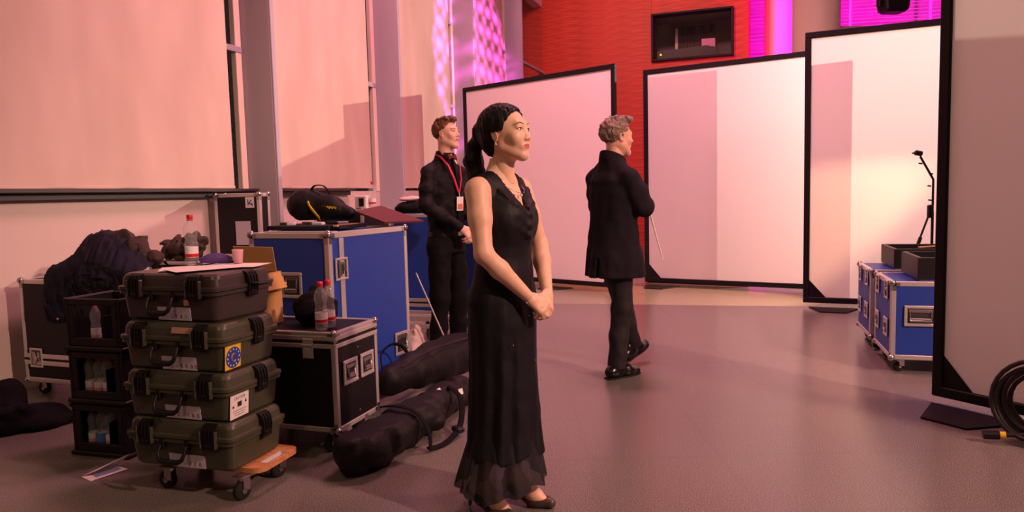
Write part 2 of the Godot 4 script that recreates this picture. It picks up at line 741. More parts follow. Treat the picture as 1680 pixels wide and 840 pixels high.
func noise_tex(sd: int, freq: float, ramp: Array, size := 256, oct := 4, kind := FastNoiseLite.TYPE_SIMPLEX_SMOOTH) -> ImageTexture:
	var fn := FastNoiseLite.new()
	fn.seed = sd
	fn.frequency = freq
	fn.fractal_octaves = oct
	fn.noise_type = kind
	var im := fn.get_seamless_image(size, size)
	var out := Image.create(size, size, false, Image.FORMAT_RGB8)
	var g := Gradient.new()
	var offs := PackedFloat32Array()
	var cols := PackedColorArray()
	for r in ramp:
		offs.append(r[0])
		cols.append(r[1])
	g.offsets = offs
	g.colors = cols
	for y in size:
		for x in size:
			out.set_pixel(x, y, g.sample(im.get_pixel(x, y).r))
	return ImageTexture.create_from_image(out)

func height_tex(sd: int, freq: float, size := 256, oct := 3, kind := FastNoiseLite.TYPE_SIMPLEX_SMOOTH) -> ImageTexture:
	return noise_tex(sd, freq, [[0.0, Color.BLACK], [1.0, Color.WHITE]], size, oct, kind)

func curve(pts: PackedVector3Array, n := 6) -> PackedVector3Array: # smooth line through the points
	var out := PackedVector3Array()
	for i in pts.size() - 1:
		for k in n:
			out.append(pts[i].cubic_interpolate(pts[i + 1], pts[maxi(i - 1, 0)], pts[mini(i + 2, pts.size() - 1)], float(k) / n))
	out.append(pts[pts.size() - 1])
	return out

# ground point of the near corner, yaw, width, depth -> centre on the floor
func corner_pos(cx: float, cz: float, yaw: float, w: float, d: float, y := 0.0) -> Vector3:
	return Vector3(cx - cos(yaw) * w / 2 + sin(yaw) * d / 2, y, cz - sin(yaw) * w / 2 - cos(yaw) * d / 2)

func text_mesh(s: String, size: float, depth := 0.0005, mono := false) -> TextMesh:
	var t := TextMesh.new()
	t.text = s
	var f := SystemFont.new()
	f.font_names = PackedStringArray(["Droid Sans Mono" if mono else "Droid Sans"])
	t.font = f
	t.font_size = 32
	t.pixel_size = size / 32.0
	t.depth = depth
	return t
# ---------------------------------------------------------------- materials
func materials() -> void:
	var speck := noise_tex(3, 0.22, [[0.0, rgb(66, 60, 58)], [0.42, rgb(100, 94, 90)], [0.55, rgb(116, 110, 105)], [0.72, rgb(150, 143, 137)], [1.0, rgb(180, 172, 166)]], 512, 3)
	var blotch := noise_tex(8, 0.012, [[0.0, rgb(205, 200, 195)], [0.5, rgb(235, 232, 228)], [1.0, rgb(255, 255, 255)]], 256, 4)
	var gloss := noise_tex(12, 0.02, [[0.0, Color(0.30, 0.30, 0.30)], [1.0, Color(0.52, 0.52, 0.52)]], 256, 4)
	mat("terrazzo", Color.WHITE, 0.25, 0.0, {"albedo_texture": speck, "uv1_triplanar": true, "uv1_world_triplanar": true, "uv1_scale": Vector3(1.6, 1.6, 1.6), "metallic_specular": 0.5})
	var weave := height_tex(21, 0.35, 256, 2)
	var cloth_tone := noise_tex(22, 0.01, [[0.0, rgb(186, 164, 150)], [1.0, rgb(204, 182, 168)]], 256, 3)
	mat("blind_fabric", Color.WHITE, 0.92, 0.0, {"albedo_texture": cloth_tone, "uv1_triplanar": true, "uv1_scale": Vector3(0.6, 0.2, 0.6), "heightmap_enabled": true, "heightmap_texture": weave, "heightmap_scale": 0.02})
	mat("plaster", rgb(198, 182, 172), 0.9, 0.0, {"heightmap_enabled": true, "heightmap_texture": weave, "heightmap_scale": 0.03, "uv1_triplanar": true, "uv1_scale": Vector3(0.5, 2.0, 0.5)})
	mat("hall_paint", rgb(176, 166, 160), 0.9)
	mat("column_paint", rgb(164, 158, 166), 0.55, 0.0)
	mat("sill_dark", rgb(44, 34, 36), 0.5)
	mat("frame_cream", rgb(226, 208, 190), 0.6)
	mat("pane_glass", rgb(120, 140, 130, 8), 0.05, 0.0, {"metallic_specular": 0.2, "transparency": BaseMaterial3D.TRANSPARENCY_ALPHA})
	var red := noise_tex(31, 0.02, [[0.0, rgb(120, 22, 16)], [0.35, rgb(168, 36, 24)], [0.6, rgb(192, 48, 30)], [1.0, rgb(216, 70, 44)]], 512, 5)
	mat("red_wood", Color.WHITE, 0.55, 0.0, {"albedo_texture": red, "uv1_triplanar": true, "uv1_scale": Vector3(0.16, 6.0, 0.16)})
	mat("screen_fabric", rgb(236, 232, 230), 0.95, 0.0, {"backlight_enabled": true, "backlight": Color(0.68, 0.67, 0.66)})
	mat("lined_fabric", rgb(236, 232, 230), 0.95)
	mat("screen_frame", rgb(22, 16, 22), 0.6, 0.0, {"metallic_specular": 0.35})
	mat("black_plastic", rgb(18, 16, 18), 0.45, 0.0, {"metallic_specular": 0.4})
	mat("rubber", rgb(18, 17, 18), 0.85)
	mat("aluminium", rgb(206, 202, 198), 0.34, 0.55)
	mat("steel", rgb(178, 176, 176), 0.25, 0.95)
	mat("chrome", rgb(214, 212, 212), 0.14, 1.0)
	var lam := height_tex(41, 0.3, 128, 2)
	mat("blue_laminate", rgb(26, 62, 158), 0.5, 0.0, {"heightmap_enabled": true, "heightmap_texture": lam, "heightmap_scale": 0.03, "uv1_triplanar": true, "uv1_scale": Vector3(3, 3, 3)})
	mat("black_laminate", rgb(24, 20, 24), 0.5, 0.0, {"metallic_specular": 0.35, "heightmap_enabled": true, "heightmap_texture": lam, "heightmap_scale": 0.03, "uv1_triplanar": true, "uv1_scale": Vector3(3, 3, 3)})
	mat("dark_pan", rgb(96, 94, 96), 0.4, 0.9)
	mat("olive_shell", rgb(66, 67, 50), 0.36, 0.0, {"heightmap_enabled": true, "heightmap_texture": lam, "heightmap_scale": 0.02, "uv1_triplanar": true, "uv1_scale": Vector3(4, 4, 4)})
	mat("brown_shell", rgb(56, 48, 45), 0.36, 0.0, {"heightmap_enabled": true, "heightmap_texture": lam, "heightmap_scale": 0.02, "uv1_triplanar": true, "uv1_scale": Vector3(4, 4, 4)})
	mat("paper", rgb(232, 226, 222), 0.85)
	mat("lilac_paper", rgb(206, 196, 214), 0.85)
	mat("ink", rgb(40, 36, 42), 0.8)
	mat("blue_ink", rgb(40, 60, 150), 0.7)
	mat("yellow", rgb(228, 190, 30), 0.6)
	mat("red_cap", rgb(196, 24, 34), 0.4)
	mat("pink_label", rgb(222, 150, 170), 0.6)
	mat("white_label", rgb(230, 224, 226), 0.6)
	mat("blue_label", rgb(70, 130, 205), 0.6)
	mat("pet", rgb(232, 238, 240, 26), 0.06, 0.0, {"transparency": BaseMaterial3D.TRANSPARENCY_ALPHA})
	mat("water", rgb(225, 235, 238, 20), 0.02, 0.0, {"refraction_enabled": true, "refraction_scale": 0.033})
	var ply := noise_tex(51, 0.03, [[0.0, rgb(158, 104, 64)], [0.5, rgb(188, 130, 84)], [1.0, rgb(208, 152, 104)]], 256, 4)
	mat("plywood", Color.WHITE, 0.55, 0.0, {"albedo_texture": ply, "uv1_triplanar": true, "uv1_scale": Vector3(1.0, 4.0, 6.0)})
	mat("cardboard", rgb(182, 140, 84), 0.85)
	var cl := height_tex(61, 0.08, 256, 4)
	mat("black_cloth", rgb(19, 17, 21), 0.9, 0.0, {"metallic_specular": 0.25, "heightmap_enabled": true, "heightmap_texture": cl, "heightmap_scale": 0.15, "uv1_triplanar": true, "uv1_scale": Vector3(5, 5, 5)})
	mat("navy_cloth", rgb(36, 34, 48), 0.9, 0.0, {"metallic_specular": 0.25, "heightmap_enabled": true, "heightmap_texture": cl, "heightmap_scale": 0.2, "uv1_triplanar": true, "uv1_scale": Vector3(5, 5, 5)})
	mat("brown_cloth", rgb(58, 42, 38), 0.85, 0.0, {"heightmap_enabled": true, "heightmap_texture": cl, "heightmap_scale": 0.2, "uv1_triplanar": true, "uv1_scale": Vector3(5, 5, 5)})
	mat("bag_nylon", rgb(20, 17, 19), 0.6, 0.0, {"metallic_specular": 0.35, "heightmap_enabled": true, "heightmap_texture": cl, "heightmap_scale": 0.12, "uv1_triplanar": true, "uv1_scale": Vector3(6, 6, 6)})
	mat("maroon_board", rgb(92, 34, 40), 0.7)
	mat("magenta_blind", rgb(208, 200, 208), 0.6)
	mat("cream_column", rgb(228, 210, 190), 0.6)
	mat("lamp_glow", rgb(255, 240, 220), 0.5, 0.0, {"emission_enabled": true, "emission": rgb(255, 230, 200), "emission_energy_multiplier": 6.0})
	mat("led_yellow", rgb(255, 210, 60), 0.5, 0.0, {"emission_enabled": true, "emission": rgb(255, 200, 40), "emission_energy_multiplier": 2.0})
	mat("leaf", rgb(60, 110, 60), 0.6, 0.0, {"backlight_enabled": true, "backlight": Color(0.2, 0.35, 0.15)})

# ---------------------------------------------------------------- the hall
func room() -> void:
	struct("floor", MB.new().box(Vector3(2, -0.1, -7), Vector3(36, 0.2, 34)), "terrazzo")
	struct("ceiling", MB.new().box(Vector3(2, CEIL + 0.1, -7), Vector3(36, 0.2, 34)), "hall_paint")
	struct("wall_behind", MB.new().box(Vector3(2, CEIL / 2, 5.1), Vector3(36, CEIL, 0.2)), "hall_paint")
	struct("wall_right", MB.new().box(Vector3(13.1, CEIL / 2, -7), Vector3(0.2, CEIL, 34)), "hall_paint")
	struct("wall_far", MB.new().box(Vector3(2, CEIL / 2, -20.6), Vector3(36, CEIL, 0.2)), "hall_paint")
	# window wall in wall coordinates: x along the wall, y up, z into the room
	var wt := Transform3D(Basis(wu(), Vector3.UP, wn()), W0)
	var turn := wt.basis.get_euler().y
	var low := struct_root("wall_left", W0, turn)
	part("lower_wall", MB.new().box(Vector3(6.0, 0.68, -0.1), Vector3(27.0, 1.36, 0.2)), "plaster", low)
	part("upper_wall", MB.new().box(Vector3(6.0, 6.3, -0.1), Vector3(27.0, 1.4, 0.2)), "plaster", low)
	var sill := struct_root("trim_1", W0, turn)
	for q in [[-7.0, 9.62, 1.375], [10.56, 18.4, 1.270]]:
		part("sill_board", MB.new().box(Vector3((q[0] + q[1]) / 2, q[2], 0.06), Vector3(q[1] - q[0], 0.03, 0.14), 0.006), "sill_dark", sill)
		part("sill_lip", MB.new().box(Vector3((q[0] + q[1]) / 2, q[2] - 0.04, 0.03), Vector3(q[1] - q[0], 0.05, 0.07), 0.004), "sill_dark", sill)
	var cols := [2.0, 7.79, 10.46, 13.13, 15.80]
	for i in cols.size():
		var t: float = cols[i]
		var fin := struct_root("trim_%d" % (i + 2), W0, turn)
		part("fin", MB.new().box(Vector3(t + 0.03, CEIL / 2, 0.16), Vector3(0.05, CEIL, 0.36), 0.004), "column_paint", fin)
		part("flange", MB.new().box(Vector3(t + 0.036, CEIL / 2, 0.35), Vector3(0.058, CEIL, 0.02), 0.004), "column_paint", fin)
	for i in cols.size() + 1:
		var a: float = (cols[i - 1] + 0.06) if i > 0 else -7.0
		var b: float = cols[i] if i < cols.size() else 18.7
		var w := struct_root("window_%d" % (i + 1), W0, turn)
		part("pane", MB.new().box(Vector3((a + b) / 2, 3.45, -0.006), Vector3(b - a, 4.2, 0.008)), "pane_glass", w)
		for h in [2.75, 4.1]:
			part("transom", MB.new().box(Vector3((a + b) / 2, h, -0.018), Vector3(b - a, 0.06, 0.07), 0.004), "column_paint", w)
		part("mullion", MB.new().box(Vector3(b - 0.042, 3.5, -0.02), Vector3(0.084, 4.3, 0.06), 0.004), "frame_cream", w)
		if i == 0 or i > 4:
			continue
		var where: String = ["", "large pale roller blind left of the first grey column", "pale roller blind between the first and second grey columns", "pale roller blind behind the young man, speckled with pink light", "far roller blind fully covered in magenta light patches"][i]
		var bl := thing("roller_blind", where, "blind", W0, turn, "roller blinds on the window wall")
		var pts := []
		for r in 25:
			var rowp := []
			var y := 1.40 + r * 4.2 / 24.0
			for c in 31:
				var f := c / 30.0
				var x := lerpf(a + 0.02, b - 0.235, f)
				var z := 0.030 + 0.006 * sin(x * 9.0 + i) * sin(y * 1.1) + 0.004 * sin(x * 21.0 + y)
				if i == 1:
					z += 0.02 * exp(-pow((y - (2.02 - 0.06 * (1.0 - f))) / 0.035, 2.0))
				rowp.append(Vector3(x, y, z))
			pts.append(rowp)
		part("fabric", MB.new().sheet(pts), "blind_fabric", bl)
		part("bottom_bar", MB.new().box(Vector3((a + b - 0.16) / 2, 1.405, 0.02), Vector3(b - a - 0.28, 0.025, 0.02), 0.004), "blind_fabric", bl)
		part("roller", MB.new().cyl(Vector3(a + 0.02, 5.62, 0.0), Vector3(b - 0.16, 5.62, 0.0), 0.04), "column_paint", bl)
	# shrubs outside, glimpsed through the slits
	var rng := RandomNumberGenerator.new()
	rng.seed = 5
	for k in 4:
		var mb := MB.new()
		for j in 1400:
			var p := Vector3(rng.randf_range(-1.1, 1.1), rng.randf_range(0.1, 3.2), rng.randf_range(-0.4, 0.4))
			var s := rng.randf_range(0.05, 0.10)
			var bs := Basis.from_euler(Vector3(rng.randf() * 6, rng.randf() * 6, rng.randf() * 6))
			mb.tri(p + bs.x * s, p + bs.y * s * 0.5, p - bs.x * s)
			mb.tri(p + bs.x * s, p - bs.x * s, p - bs.y * s * 0.5)
		single("garden_shrub", mb, "leaf", "green garden shrub outside the slit left of the " + ["first", "second", "third", "fourth"][k] + " grey column", "shrub", wall_pt(8.4 + 2.7 * k, -2.6), turn, "shrubs outside the windows")
	red_wall()
	background()

func red_wall() -> void:
	# perpendicular to the window wall; local x runs right along the red wall, z points into the room
	var c := wall_pt(18.5)
	var r := struct_root("wall_back", c, -WYAW)
	var add := func(x0: float, x1: float, y0: float, y1: float) -> void:
		part("timber_panel", MB.new().box(Vector3((x0 + x1) / 2, (y0 + y1) / 2, -0.1), Vector3(x1 - x0, y1 - y0, 0.2), 0.003), "red_wood", r)
	add.call(-1.0, 2.53, 0.0, CEIL)
	add.call(2.53, 4.29, 0.0, 4.13)
	add.call(2.53, 4.29, 5.16, CEIL)
	add.call(4.29, 4.59, 0.0, CEIL)
	part("return_panel", MB.new().box(Vector3(4.52, CEIL / 2, -1.4), Vector3(0.14, CEIL, 2.4), 0.003), "red_wood", r)
	# booth behind the opening
	var w := struct_root("window_8", c, -WYAW)
	part("frame", MB.new().box(Vector3(2.56, 4.645, -0.03), Vector3(0.05, 1.03, 0.3), 0.004).box(Vector3(4.26, 4.645, -0.03), Vector3(0.05, 1.03, 0.3), 0.004).box(Vector3(3.41, 5.14, -0.03), Vector3(1.7, 0.04, 0.3), 0.004).box(Vector3(3.41, 4.15, -0.03), Vector3(1.7, 0.04, 0.3), 0.004), "screen_frame", w)
	part("pane", MB.new().at(Vector3(3.41, 4.645, -0.1), Vector3(0.24, 0, 0)).box(Vector3.ZERO, Vector3(1.66, 1.02, 0.008)), mat("booth_glass", rgb(60, 60, 62, 5), 0.05, 0.0, {"transparency": BaseMaterial3D.TRANSPARENCY_ALPHA, "metallic_specular": 0.12}), w)
	part("room_back", MB.new().box(Vector3(3.41, 4.6, -2.2), Vector3(2.2, 1.8, 0.05)), "hall_paint", w)
	part("room_ceiling", MB.new().box(Vector3(3.41, 5.42, -1.2), Vector3(2.2, 0.05, 2.0)), "hall_paint", w)
	part("room_side", MB.new().box(Vector3(2.36, 4.6, -1.2), Vector3(0.05, 1.8, 2.0)), "hall_paint", w)
	part("room_side", MB.new().box(Vector3(4.42, 4.6, -1.2), Vector3(0.05, 1.8, 2.0)), "frame_cream", w)
	part("room_floor", MB.new().box(Vector3(3.41, 4.0, -1.2), Vector3(2.2, 0.05, 2.0)), "hall_paint", w)
	var cur := thing("dark_curtain", "dark grey curtain hanging inside the control booth window", "curtain", c, -WYAW)
	var pts := []
	for i in 12:
		var row := []
		for j in 40:
			row.append(Vector3(2.95 + j * 0.022, 4.15 + i * 0.09, -1.4 + 0.025 * sin(j * 0.9)))
		pts.append(row)
	part("cloth", MB.new().sheet(pts), mat("booth_curtain", rgb(84, 72, 70), 0.9), cur)
	part("pale_edge", MB.new().box(Vector3(2.93, 4.6, -1.39), Vector3(0.06, 1.0, 0.03)), "frame_cream", cur)
	var desk := thing("mixing_desk", "black control desk with a small yellow light behind the booth window", "mixing desk", c, -WYAW)
	part("body", MB.new().prism(PackedVector2Array([Vector2(2.62, 4.03), Vector2(4.0, 4.03), Vector2(3.9, 4.40), Vector2(3.7, 4.45), Vector2(2.62, 4.40)]), -0.75, -0.25), "black_plastic", desk)
	part("lamp", MB.new().sphere(Vector3(2.70, 4.32, -0.24), Vector3(0.02, 0.02, 0.01), 8, 6), "led_yellow", desk)
	part("monitor", MB.new().box(Vector3(3.72, 4.56, -0.6), Vector3(0.3, 0.2, 0.03), 0.004), mat("pink_sheet", rgb(214, 140, 190), 0.6), desk)

func background() -> void:
	# far wall with horizontal louvres under magenta light
	var lv := struct_root("trim_20", Vector3(9.6, 0, -18.6), -0.18)
	var mb := MB.new()
	for i in 42:
		mb.at(Vector3(0, 3.3 + i * 0.085, 0), Vector3(0.5, 0, 0)).box(Vector3.ZERO, Vector3(9.6, 0.007, 0.062))
	mb.T = Transform3D()
	var slats := part("louvre_slats", mb, "magenta_blind", lv)
	slats.set_meta("kind", "stuff")
	for k in 6:
		part("louvre_post", MB.new().box(Vector3(-4.7 + k * 1.85, 4.0, 0.05), Vector3(0.06, 6.0, 0.06), 0.004), "magenta_blind", lv)
	var c1 := struct_root("trim_21", Vector3(6.21, 0, -17.0))
	part("round_column", MB.new().lathe(PackedVector2Array([Vector2(0.32, 0), Vector2(0.32, CEIL)]), 32), "magenta_blind", c1)
	var c2 := struct_root("trim_22", Vector3(5.80, 0, -14.0))
	part("round_column", MB.new().lathe(PackedVector2Array([Vector2(0.42, 0), Vector2(0.42, CEIL)]), 40), "cream_column", c2)
	# truss pipe with a lamp hanging over it
	var tr := thing("lighting_pipe", "thin horizontal pipe glowing magenta above the tallest screen", "pipe", Vector3(7.15, 4.215, -14.0), 0.03)
	part("tube", MB.new().cyl(Vector3(-1.0, 0, 0), Vector3(2.9, 0, 0), 0.03), "aluminium", tr)
	for k in 5:
		part("clamp", MB.new().box(Vector3(-0.8 + k * 0.7, -0.06, 0), Vector3(0.08, 0.12, 0.08), 0.01), "aluminium", tr)
	var hd := thing("moving_light", "dark stage lamp hanging at the top edge over magenta louvres", "stage light", Vector3(6.41, 4.10, -12.4), 0.1)
	part("housing", MB.new().loft([[0.0, 0.30, 0.24, 0.04], [0.04, 0.40, 0.30, 0.05], [0.22, 0.44, 0.32, 0.05], [0.30, 0.36, 0.28, 0.05]]), "black_plastic", hd)
	part("yoke", MB.new().box(Vector3(-0.25, 0.28, 0), Vector3(0.04, 0.36, 0.1), 0.01).box(Vector3(0.25, 0.28, 0), Vector3(0.04, 0.36, 0.1), 0.01).box(Vector3(0, 0.47, 0), Vector3(0.54, 0.05, 0.12), 0.01), "black_plastic", hd)
	part("hanger", MB.new().cyl(Vector3(0, 0.45, 0), Vector3(0, CEIL - 4.10, 0), 0.02), "aluminium", hd)
	# the gobo lamp whose cut plate throws the pink patches on the blinds (outside the frame)
	var gp := GOBO_AT
	var to := wall_pt(14.0, 0, 3.55)
	var g := thing("gobo_projector", "black pattern projector above the screens outside the frame", "stage light", gp)
	g.look_at_from_position(gp, to, Vector3.UP)
	part("barrel", MB.new().at(Vector3(0, 0, 0.05), Vector3(PI / 2, 0, 0)).lathe(PackedVector2Array([Vector2(0.001, 0.0), Vector2(0.14, 0.0), Vector2(0.14, 0.3), Vector2(0.001, 0.3)]), 20, Vector3.ZERO, true), "black_plastic", g)
	var plate := MB.new()
	gobo_plate(plate)
	part("cut_plate", plate, "black_plastic", g)
	part("bracket", MB.new().cyl(Vector3(0, 0.1, 0.2), Vector3(0, 1.62, 0.55), 0.02), "black_plastic", g)
	part("plate_arm", MB.new().cyl(Vector3(0, 0.17, -0.8), Vector3(0, 0.12, 0.1), 0.015), "black_plastic", g)
	# added fixtures for the unseen hall lights, then the lamps behind the screens
	added_hanging_lamp("added pink fill fixture hung over the far screens, above the frame", Vector3(0.9, 6.5, -6.0), Vector3(0.5, 1.4, -9.6), Vector2(1.6, 0.9))
	added_hanging_lamp("small added pink fill fixture hung right of the nearest screen", Vector3(4.6, 5.4, -3.3), Vector3(-0.8, 0.6, -3.9), Vector2(0.7, 0.5))
	added_hanging_lamp("small added cream fill fixture hung above the camera to the left", Vector3(-1.6, 5.4, 0.6), Vector3(-0.6, 0.9, -3.4), Vector2(0.6, 0.4))
	added_hanging_lamp("added round-beam lamp fixture hung behind the camera to the right", Vector3(6.1, 4.8, 1.0), Vector3(0.7, 0.7, -4.7), Vector2(0.34, 0.34))
	added_hanging_lamp("added lamp fixture hung before the red timber wall, above the frame", Vector3(0.6, 6.6, -11.0), Vector3(3.4, 4.2, -16.6), Vector2(0.24, 0.24))
	added_hanging_lamp("added magenta lamp fixture hung before the far louvres, hidden by the nearest screen", Vector3(8.6, 3.2, -13.6), Vector3(8.2, 5.6, -19.0), Vector2(0.24, 0.24))
	lamp_on_stand("bright warm stage lamp on a tall stand behind the screens", LAMP_AT, LAMP_TO)
	lamp_on_stand("amber stage lamp on a low stand behind the third screen", AMBER_AT, AMBER_TO)

# unseen added fixture: housing and glowing face just behind a light, hung from the ceiling
func added_hanging_lamp(label: String, at: Vector3, to: Vector3, size: Vector2) -> void:
	var s := thing("added_hanging_lamp", label, "stage light", at, 0.0, "added lamp fixtures hung from the ceiling")
	s.look_at_from_position(at, to, Vector3.UP)
	part("housing", MB.new().box(Vector3(0, 0, 0.12), Vector3(size.x + 0.06, size.y + 0.06, 0.16), 0.01), "black_plastic", s)
	part("lamp_face", MB.new().box(Vector3(0, 0, 0.030), Vector3(size.x, size.y, 0.01)), mat("soft_glow", rgb(255, 220, 210), 0.5, 0.0, {"emission_enabled": true, "emission": rgb(255, 190, 180), "emission_energy_multiplier": 1.0}), s)
	var h := s.to_local(Vector3(at.x, CEIL, at.z))
	part("hanger", MB.new().cyl(Vector3(0, 0, 0.15), h, 0.015), "black_plastic", s)

func lamp_on_stand(label: String, sp: Vector3, to: Vector3) -> void:
	var s := thing("stage_lamp", label, "stage light", Vector3(sp.x, 0, sp.z), 0.0, "stage lamps behind the screens")
	var dir := (to - sp).normalized()
	var hous := MB.new()
	hous.T = Transform3D(Basis.looking_at(dir), Vector3(0, sp.y, 0) - dir * 0.10)
	hous.tube(PackedVector3Array([Vector3(0, 0, 0.30), Vector3(0, 0, 0.0)]), 0.16, 20)
	part("housing", hous, "black_plastic", s)
	var gl := MB.new()
	gl.T = Transform3D(Basis.looking_at(dir), Vector3(0, sp.y, 0) - dir * 0.09)
	gl.tube(PackedVector3Array([Vector3(0, 0, 0.005), Vector3(0, 0, 0.0)]), 0.14, 20)
	part("lens_glow", gl, "lamp_glow", s)
	part("pole", MB.new().cyl(Vector3(0, 0.05, 0) - dir * 0.2, Vector3(0, sp.y, 0) - dir * 0.25, 0.025), "black_plastic", s)
	for k in 3:
		var a := TAU * k / 3
		part("leg", MB.new().cyl(Vector3(0, 0.9, 0) - dir * 0.2, Vector3(cos(a) * 0.6, 0.02, sin(a) * 0.6) - dir * 0.2, 0.018), "black_plastic", s)

# a plate with leaf-shaped holes, 0.8 m before the lamp: triangulated ring strips leave the holes open
func gobo_plate(mb: MB) -> void:
	var rng := RandomNumberGenerator.new()
	rng.seed = 14
	var n := 11
	var s := 0.040
	for iy in n:
		for ix in n:
			var c := Vector2((ix - (n - 1) / 2.0) * s, (iy - (n - 1) / 2.0) * s)
			var hole: bool = rng.randf() < (0.40 if ix < 5 else 0.92)
			var rx := s * rng.randf_range(0.42, 0.52)
			var ry := s * rng.randf_range(0.20, 0.32)
			var tilt := rng.randf_range(-0.25, 0.25)
			var off := Vector2.ZERO
			var m := 12
			for k in m:
				var a0 := TAU * k / m
				var a1 := TAU * (k + 1) / m
				var sq := func(a: float) -> Vector2:
					var q := Vector2(cos(a), sin(a))
					return c + q / maxf(absf(q.x), absf(q.y)) * s / 2
				var el := func(a: float) -> Vector2:
					return c + off + Vector2(cos(a) * rx, sin(a) * ry).rotated(tilt) * 0.9
				var p0: Vector2 = sq.call(a0)
				var p1: Vector2 = sq.call(a1)
				if not hole:
					mb.tri(Vector3(c.x, c.y, -0.8), Vector3(p0.x, p0.y, -0.8), Vector3(p1.x, p1.y, -0.8))
					continue
				var q0: Vector2 = el.call(a0)
				var q1: Vector2 = el.call(a1)
				mb.quad(Vector3(q0.x, q0.y, -0.8), Vector3(p0.x, p0.y, -0.8), Vector3(p1.x, p1.y, -0.8), Vector3(q1.x, q1.y, -0.8))

# ---------------------------------------------------------------- translucent screens
func screen(label: String, a: Vector3, b: Vector3, feet: Array, cloth := "screen_fabric") -> Node3D:
	var w := (b - a).length()
	var turn := atan2(-(b - a).z, (b - a).x)
	var s := thing("projection_screen", label, "screen", a, turn, "white screens in black frames")
	var h := 2.85
	var y0 := 0.05
	part("fabric", MB.new().quad_sheet(0.03, w - 0.03, y0 + 0.03, h - 0.03), cloth, s)
	part("frame_bar", MB.new().box(Vector3(w / 2, y0 + 0.03, -0.005), Vector3(w, 0.06, 0.05), 0.006), "screen_frame", s)
	part("frame_bar", MB.new().box(Vector3(w / 2, h - 0.03, -0.005), Vector3(w, 0.06, 0.05), 0.006), "screen_frame", s)
	for x in [0.03, w - 0.03]:
		part("frame_bar", MB.new().box(Vector3(x, (h + y0) / 2, -0.005), Vector3(0.06, h - y0 - 0.11, 0.05), 0.006), "screen_frame", s)
	for f in feet:
		var x: float = f
		part("foot_plate", MB.new().prism(PackedVector2Array([Vector2(x - 0.24, -0.03), Vector2(x + 0.24, -0.03), Vector2(x + 0.12, -0.34), Vector2(x - 0.12, -0.34)]), 0.0, 0.012), "screen_frame", s).rotation.x = -PI / 2
	for x in [0.06, w - 0.06]:
		var sg := 1.0 if x < w / 2 else -1.0
		part("corner_gusset", MB.new().prism(PackedVector2Array([Vector2(x, y0 + 0.05), Vector2(x + sg * 0.17, y0 + 0.05), Vector2(x, y0 + 0.24)]), -0.02, 0.006), "screen_frame", s)
	return s

func screens() -> void:
	screen("pink-lit screen in a black frame behind the woman", Vector3(-0.66, 0, -11.0), Vector3(1.335, 0, -9.213), [1.75], "lined_fabric")
	screen("screen with a darker left third, right of the red timber strip", Vector3(1.79, 0, -9.80), Vector3(4.385, 0, -8.15), [0.25, 2.3])
	screen("brightest white screen, behind the microphone stand", Vector3(3.08, 0, -7.70), Vector3(5.53, 0, -6.57), [0.3, 2.3])
	screen("nearest tall screen at the right edge, cut by the frame", Vector3(2.43, 0, -4.17), Vector3(3.78, 0, -1.83), [0.25, 2.3])
	# unseen black panel added close behind the second screen; it shades the left part of its cloth
	var f := thing("added_shade_panel", "added black shade panel hidden behind the second screen", "flat", Vector3(1.86, 0, -10.02))
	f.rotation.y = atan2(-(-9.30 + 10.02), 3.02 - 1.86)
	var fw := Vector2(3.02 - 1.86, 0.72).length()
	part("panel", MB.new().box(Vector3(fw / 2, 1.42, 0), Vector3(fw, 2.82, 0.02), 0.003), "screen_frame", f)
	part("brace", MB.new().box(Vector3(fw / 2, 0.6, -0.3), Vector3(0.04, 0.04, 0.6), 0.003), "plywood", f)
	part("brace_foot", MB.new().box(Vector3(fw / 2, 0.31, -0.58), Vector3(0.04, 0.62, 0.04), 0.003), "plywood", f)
# ---------------------------------------------------------------- flight cases
# local frame of a case: x across its front, z towards the front, y up from its underside
func face_basis(side: String) -> Basis: # turns +z (out of a face) into the side's direction
	return Basis.from_euler(Vector3(0, {"front": 0.0, "right": PI / 2, "back": PI, "left": -PI / 2}[side], 0))

func on_face(side: String, w: float, d: float, x: float, y: float) -> Transform3D:
	var b := face_basis(side)
	var out: float = d / 2 if side in ["front", "back"] else w / 2
	return Transform3D(b, b * Vector3(x, y, out))

func rect_ring(mb: MB, w: float, h: float, t: float, z0: float, z1: float, bev := 0.002) -> void:
	mb.box(Vector3(0, h / 2 - t / 2, (z0 + z1) / 2), Vector3(w, t, z1 - z0), bev)
	mb.box(Vector3(0, -h / 2 + t / 2, (z0 + z1) / 2), Vector3(w, t, z1 - z0), bev)
	mb.box(Vector3(w / 2 - t / 2, 0, (z0 + z1) / 2), Vector3(t, h - 2 * t, z1 - z0), bev)
	mb.box(Vector3(-w / 2 + t / 2, 0, (z0 + z1) / 2), Vector3(t, h - 2 * t, z1 - z0), bev)

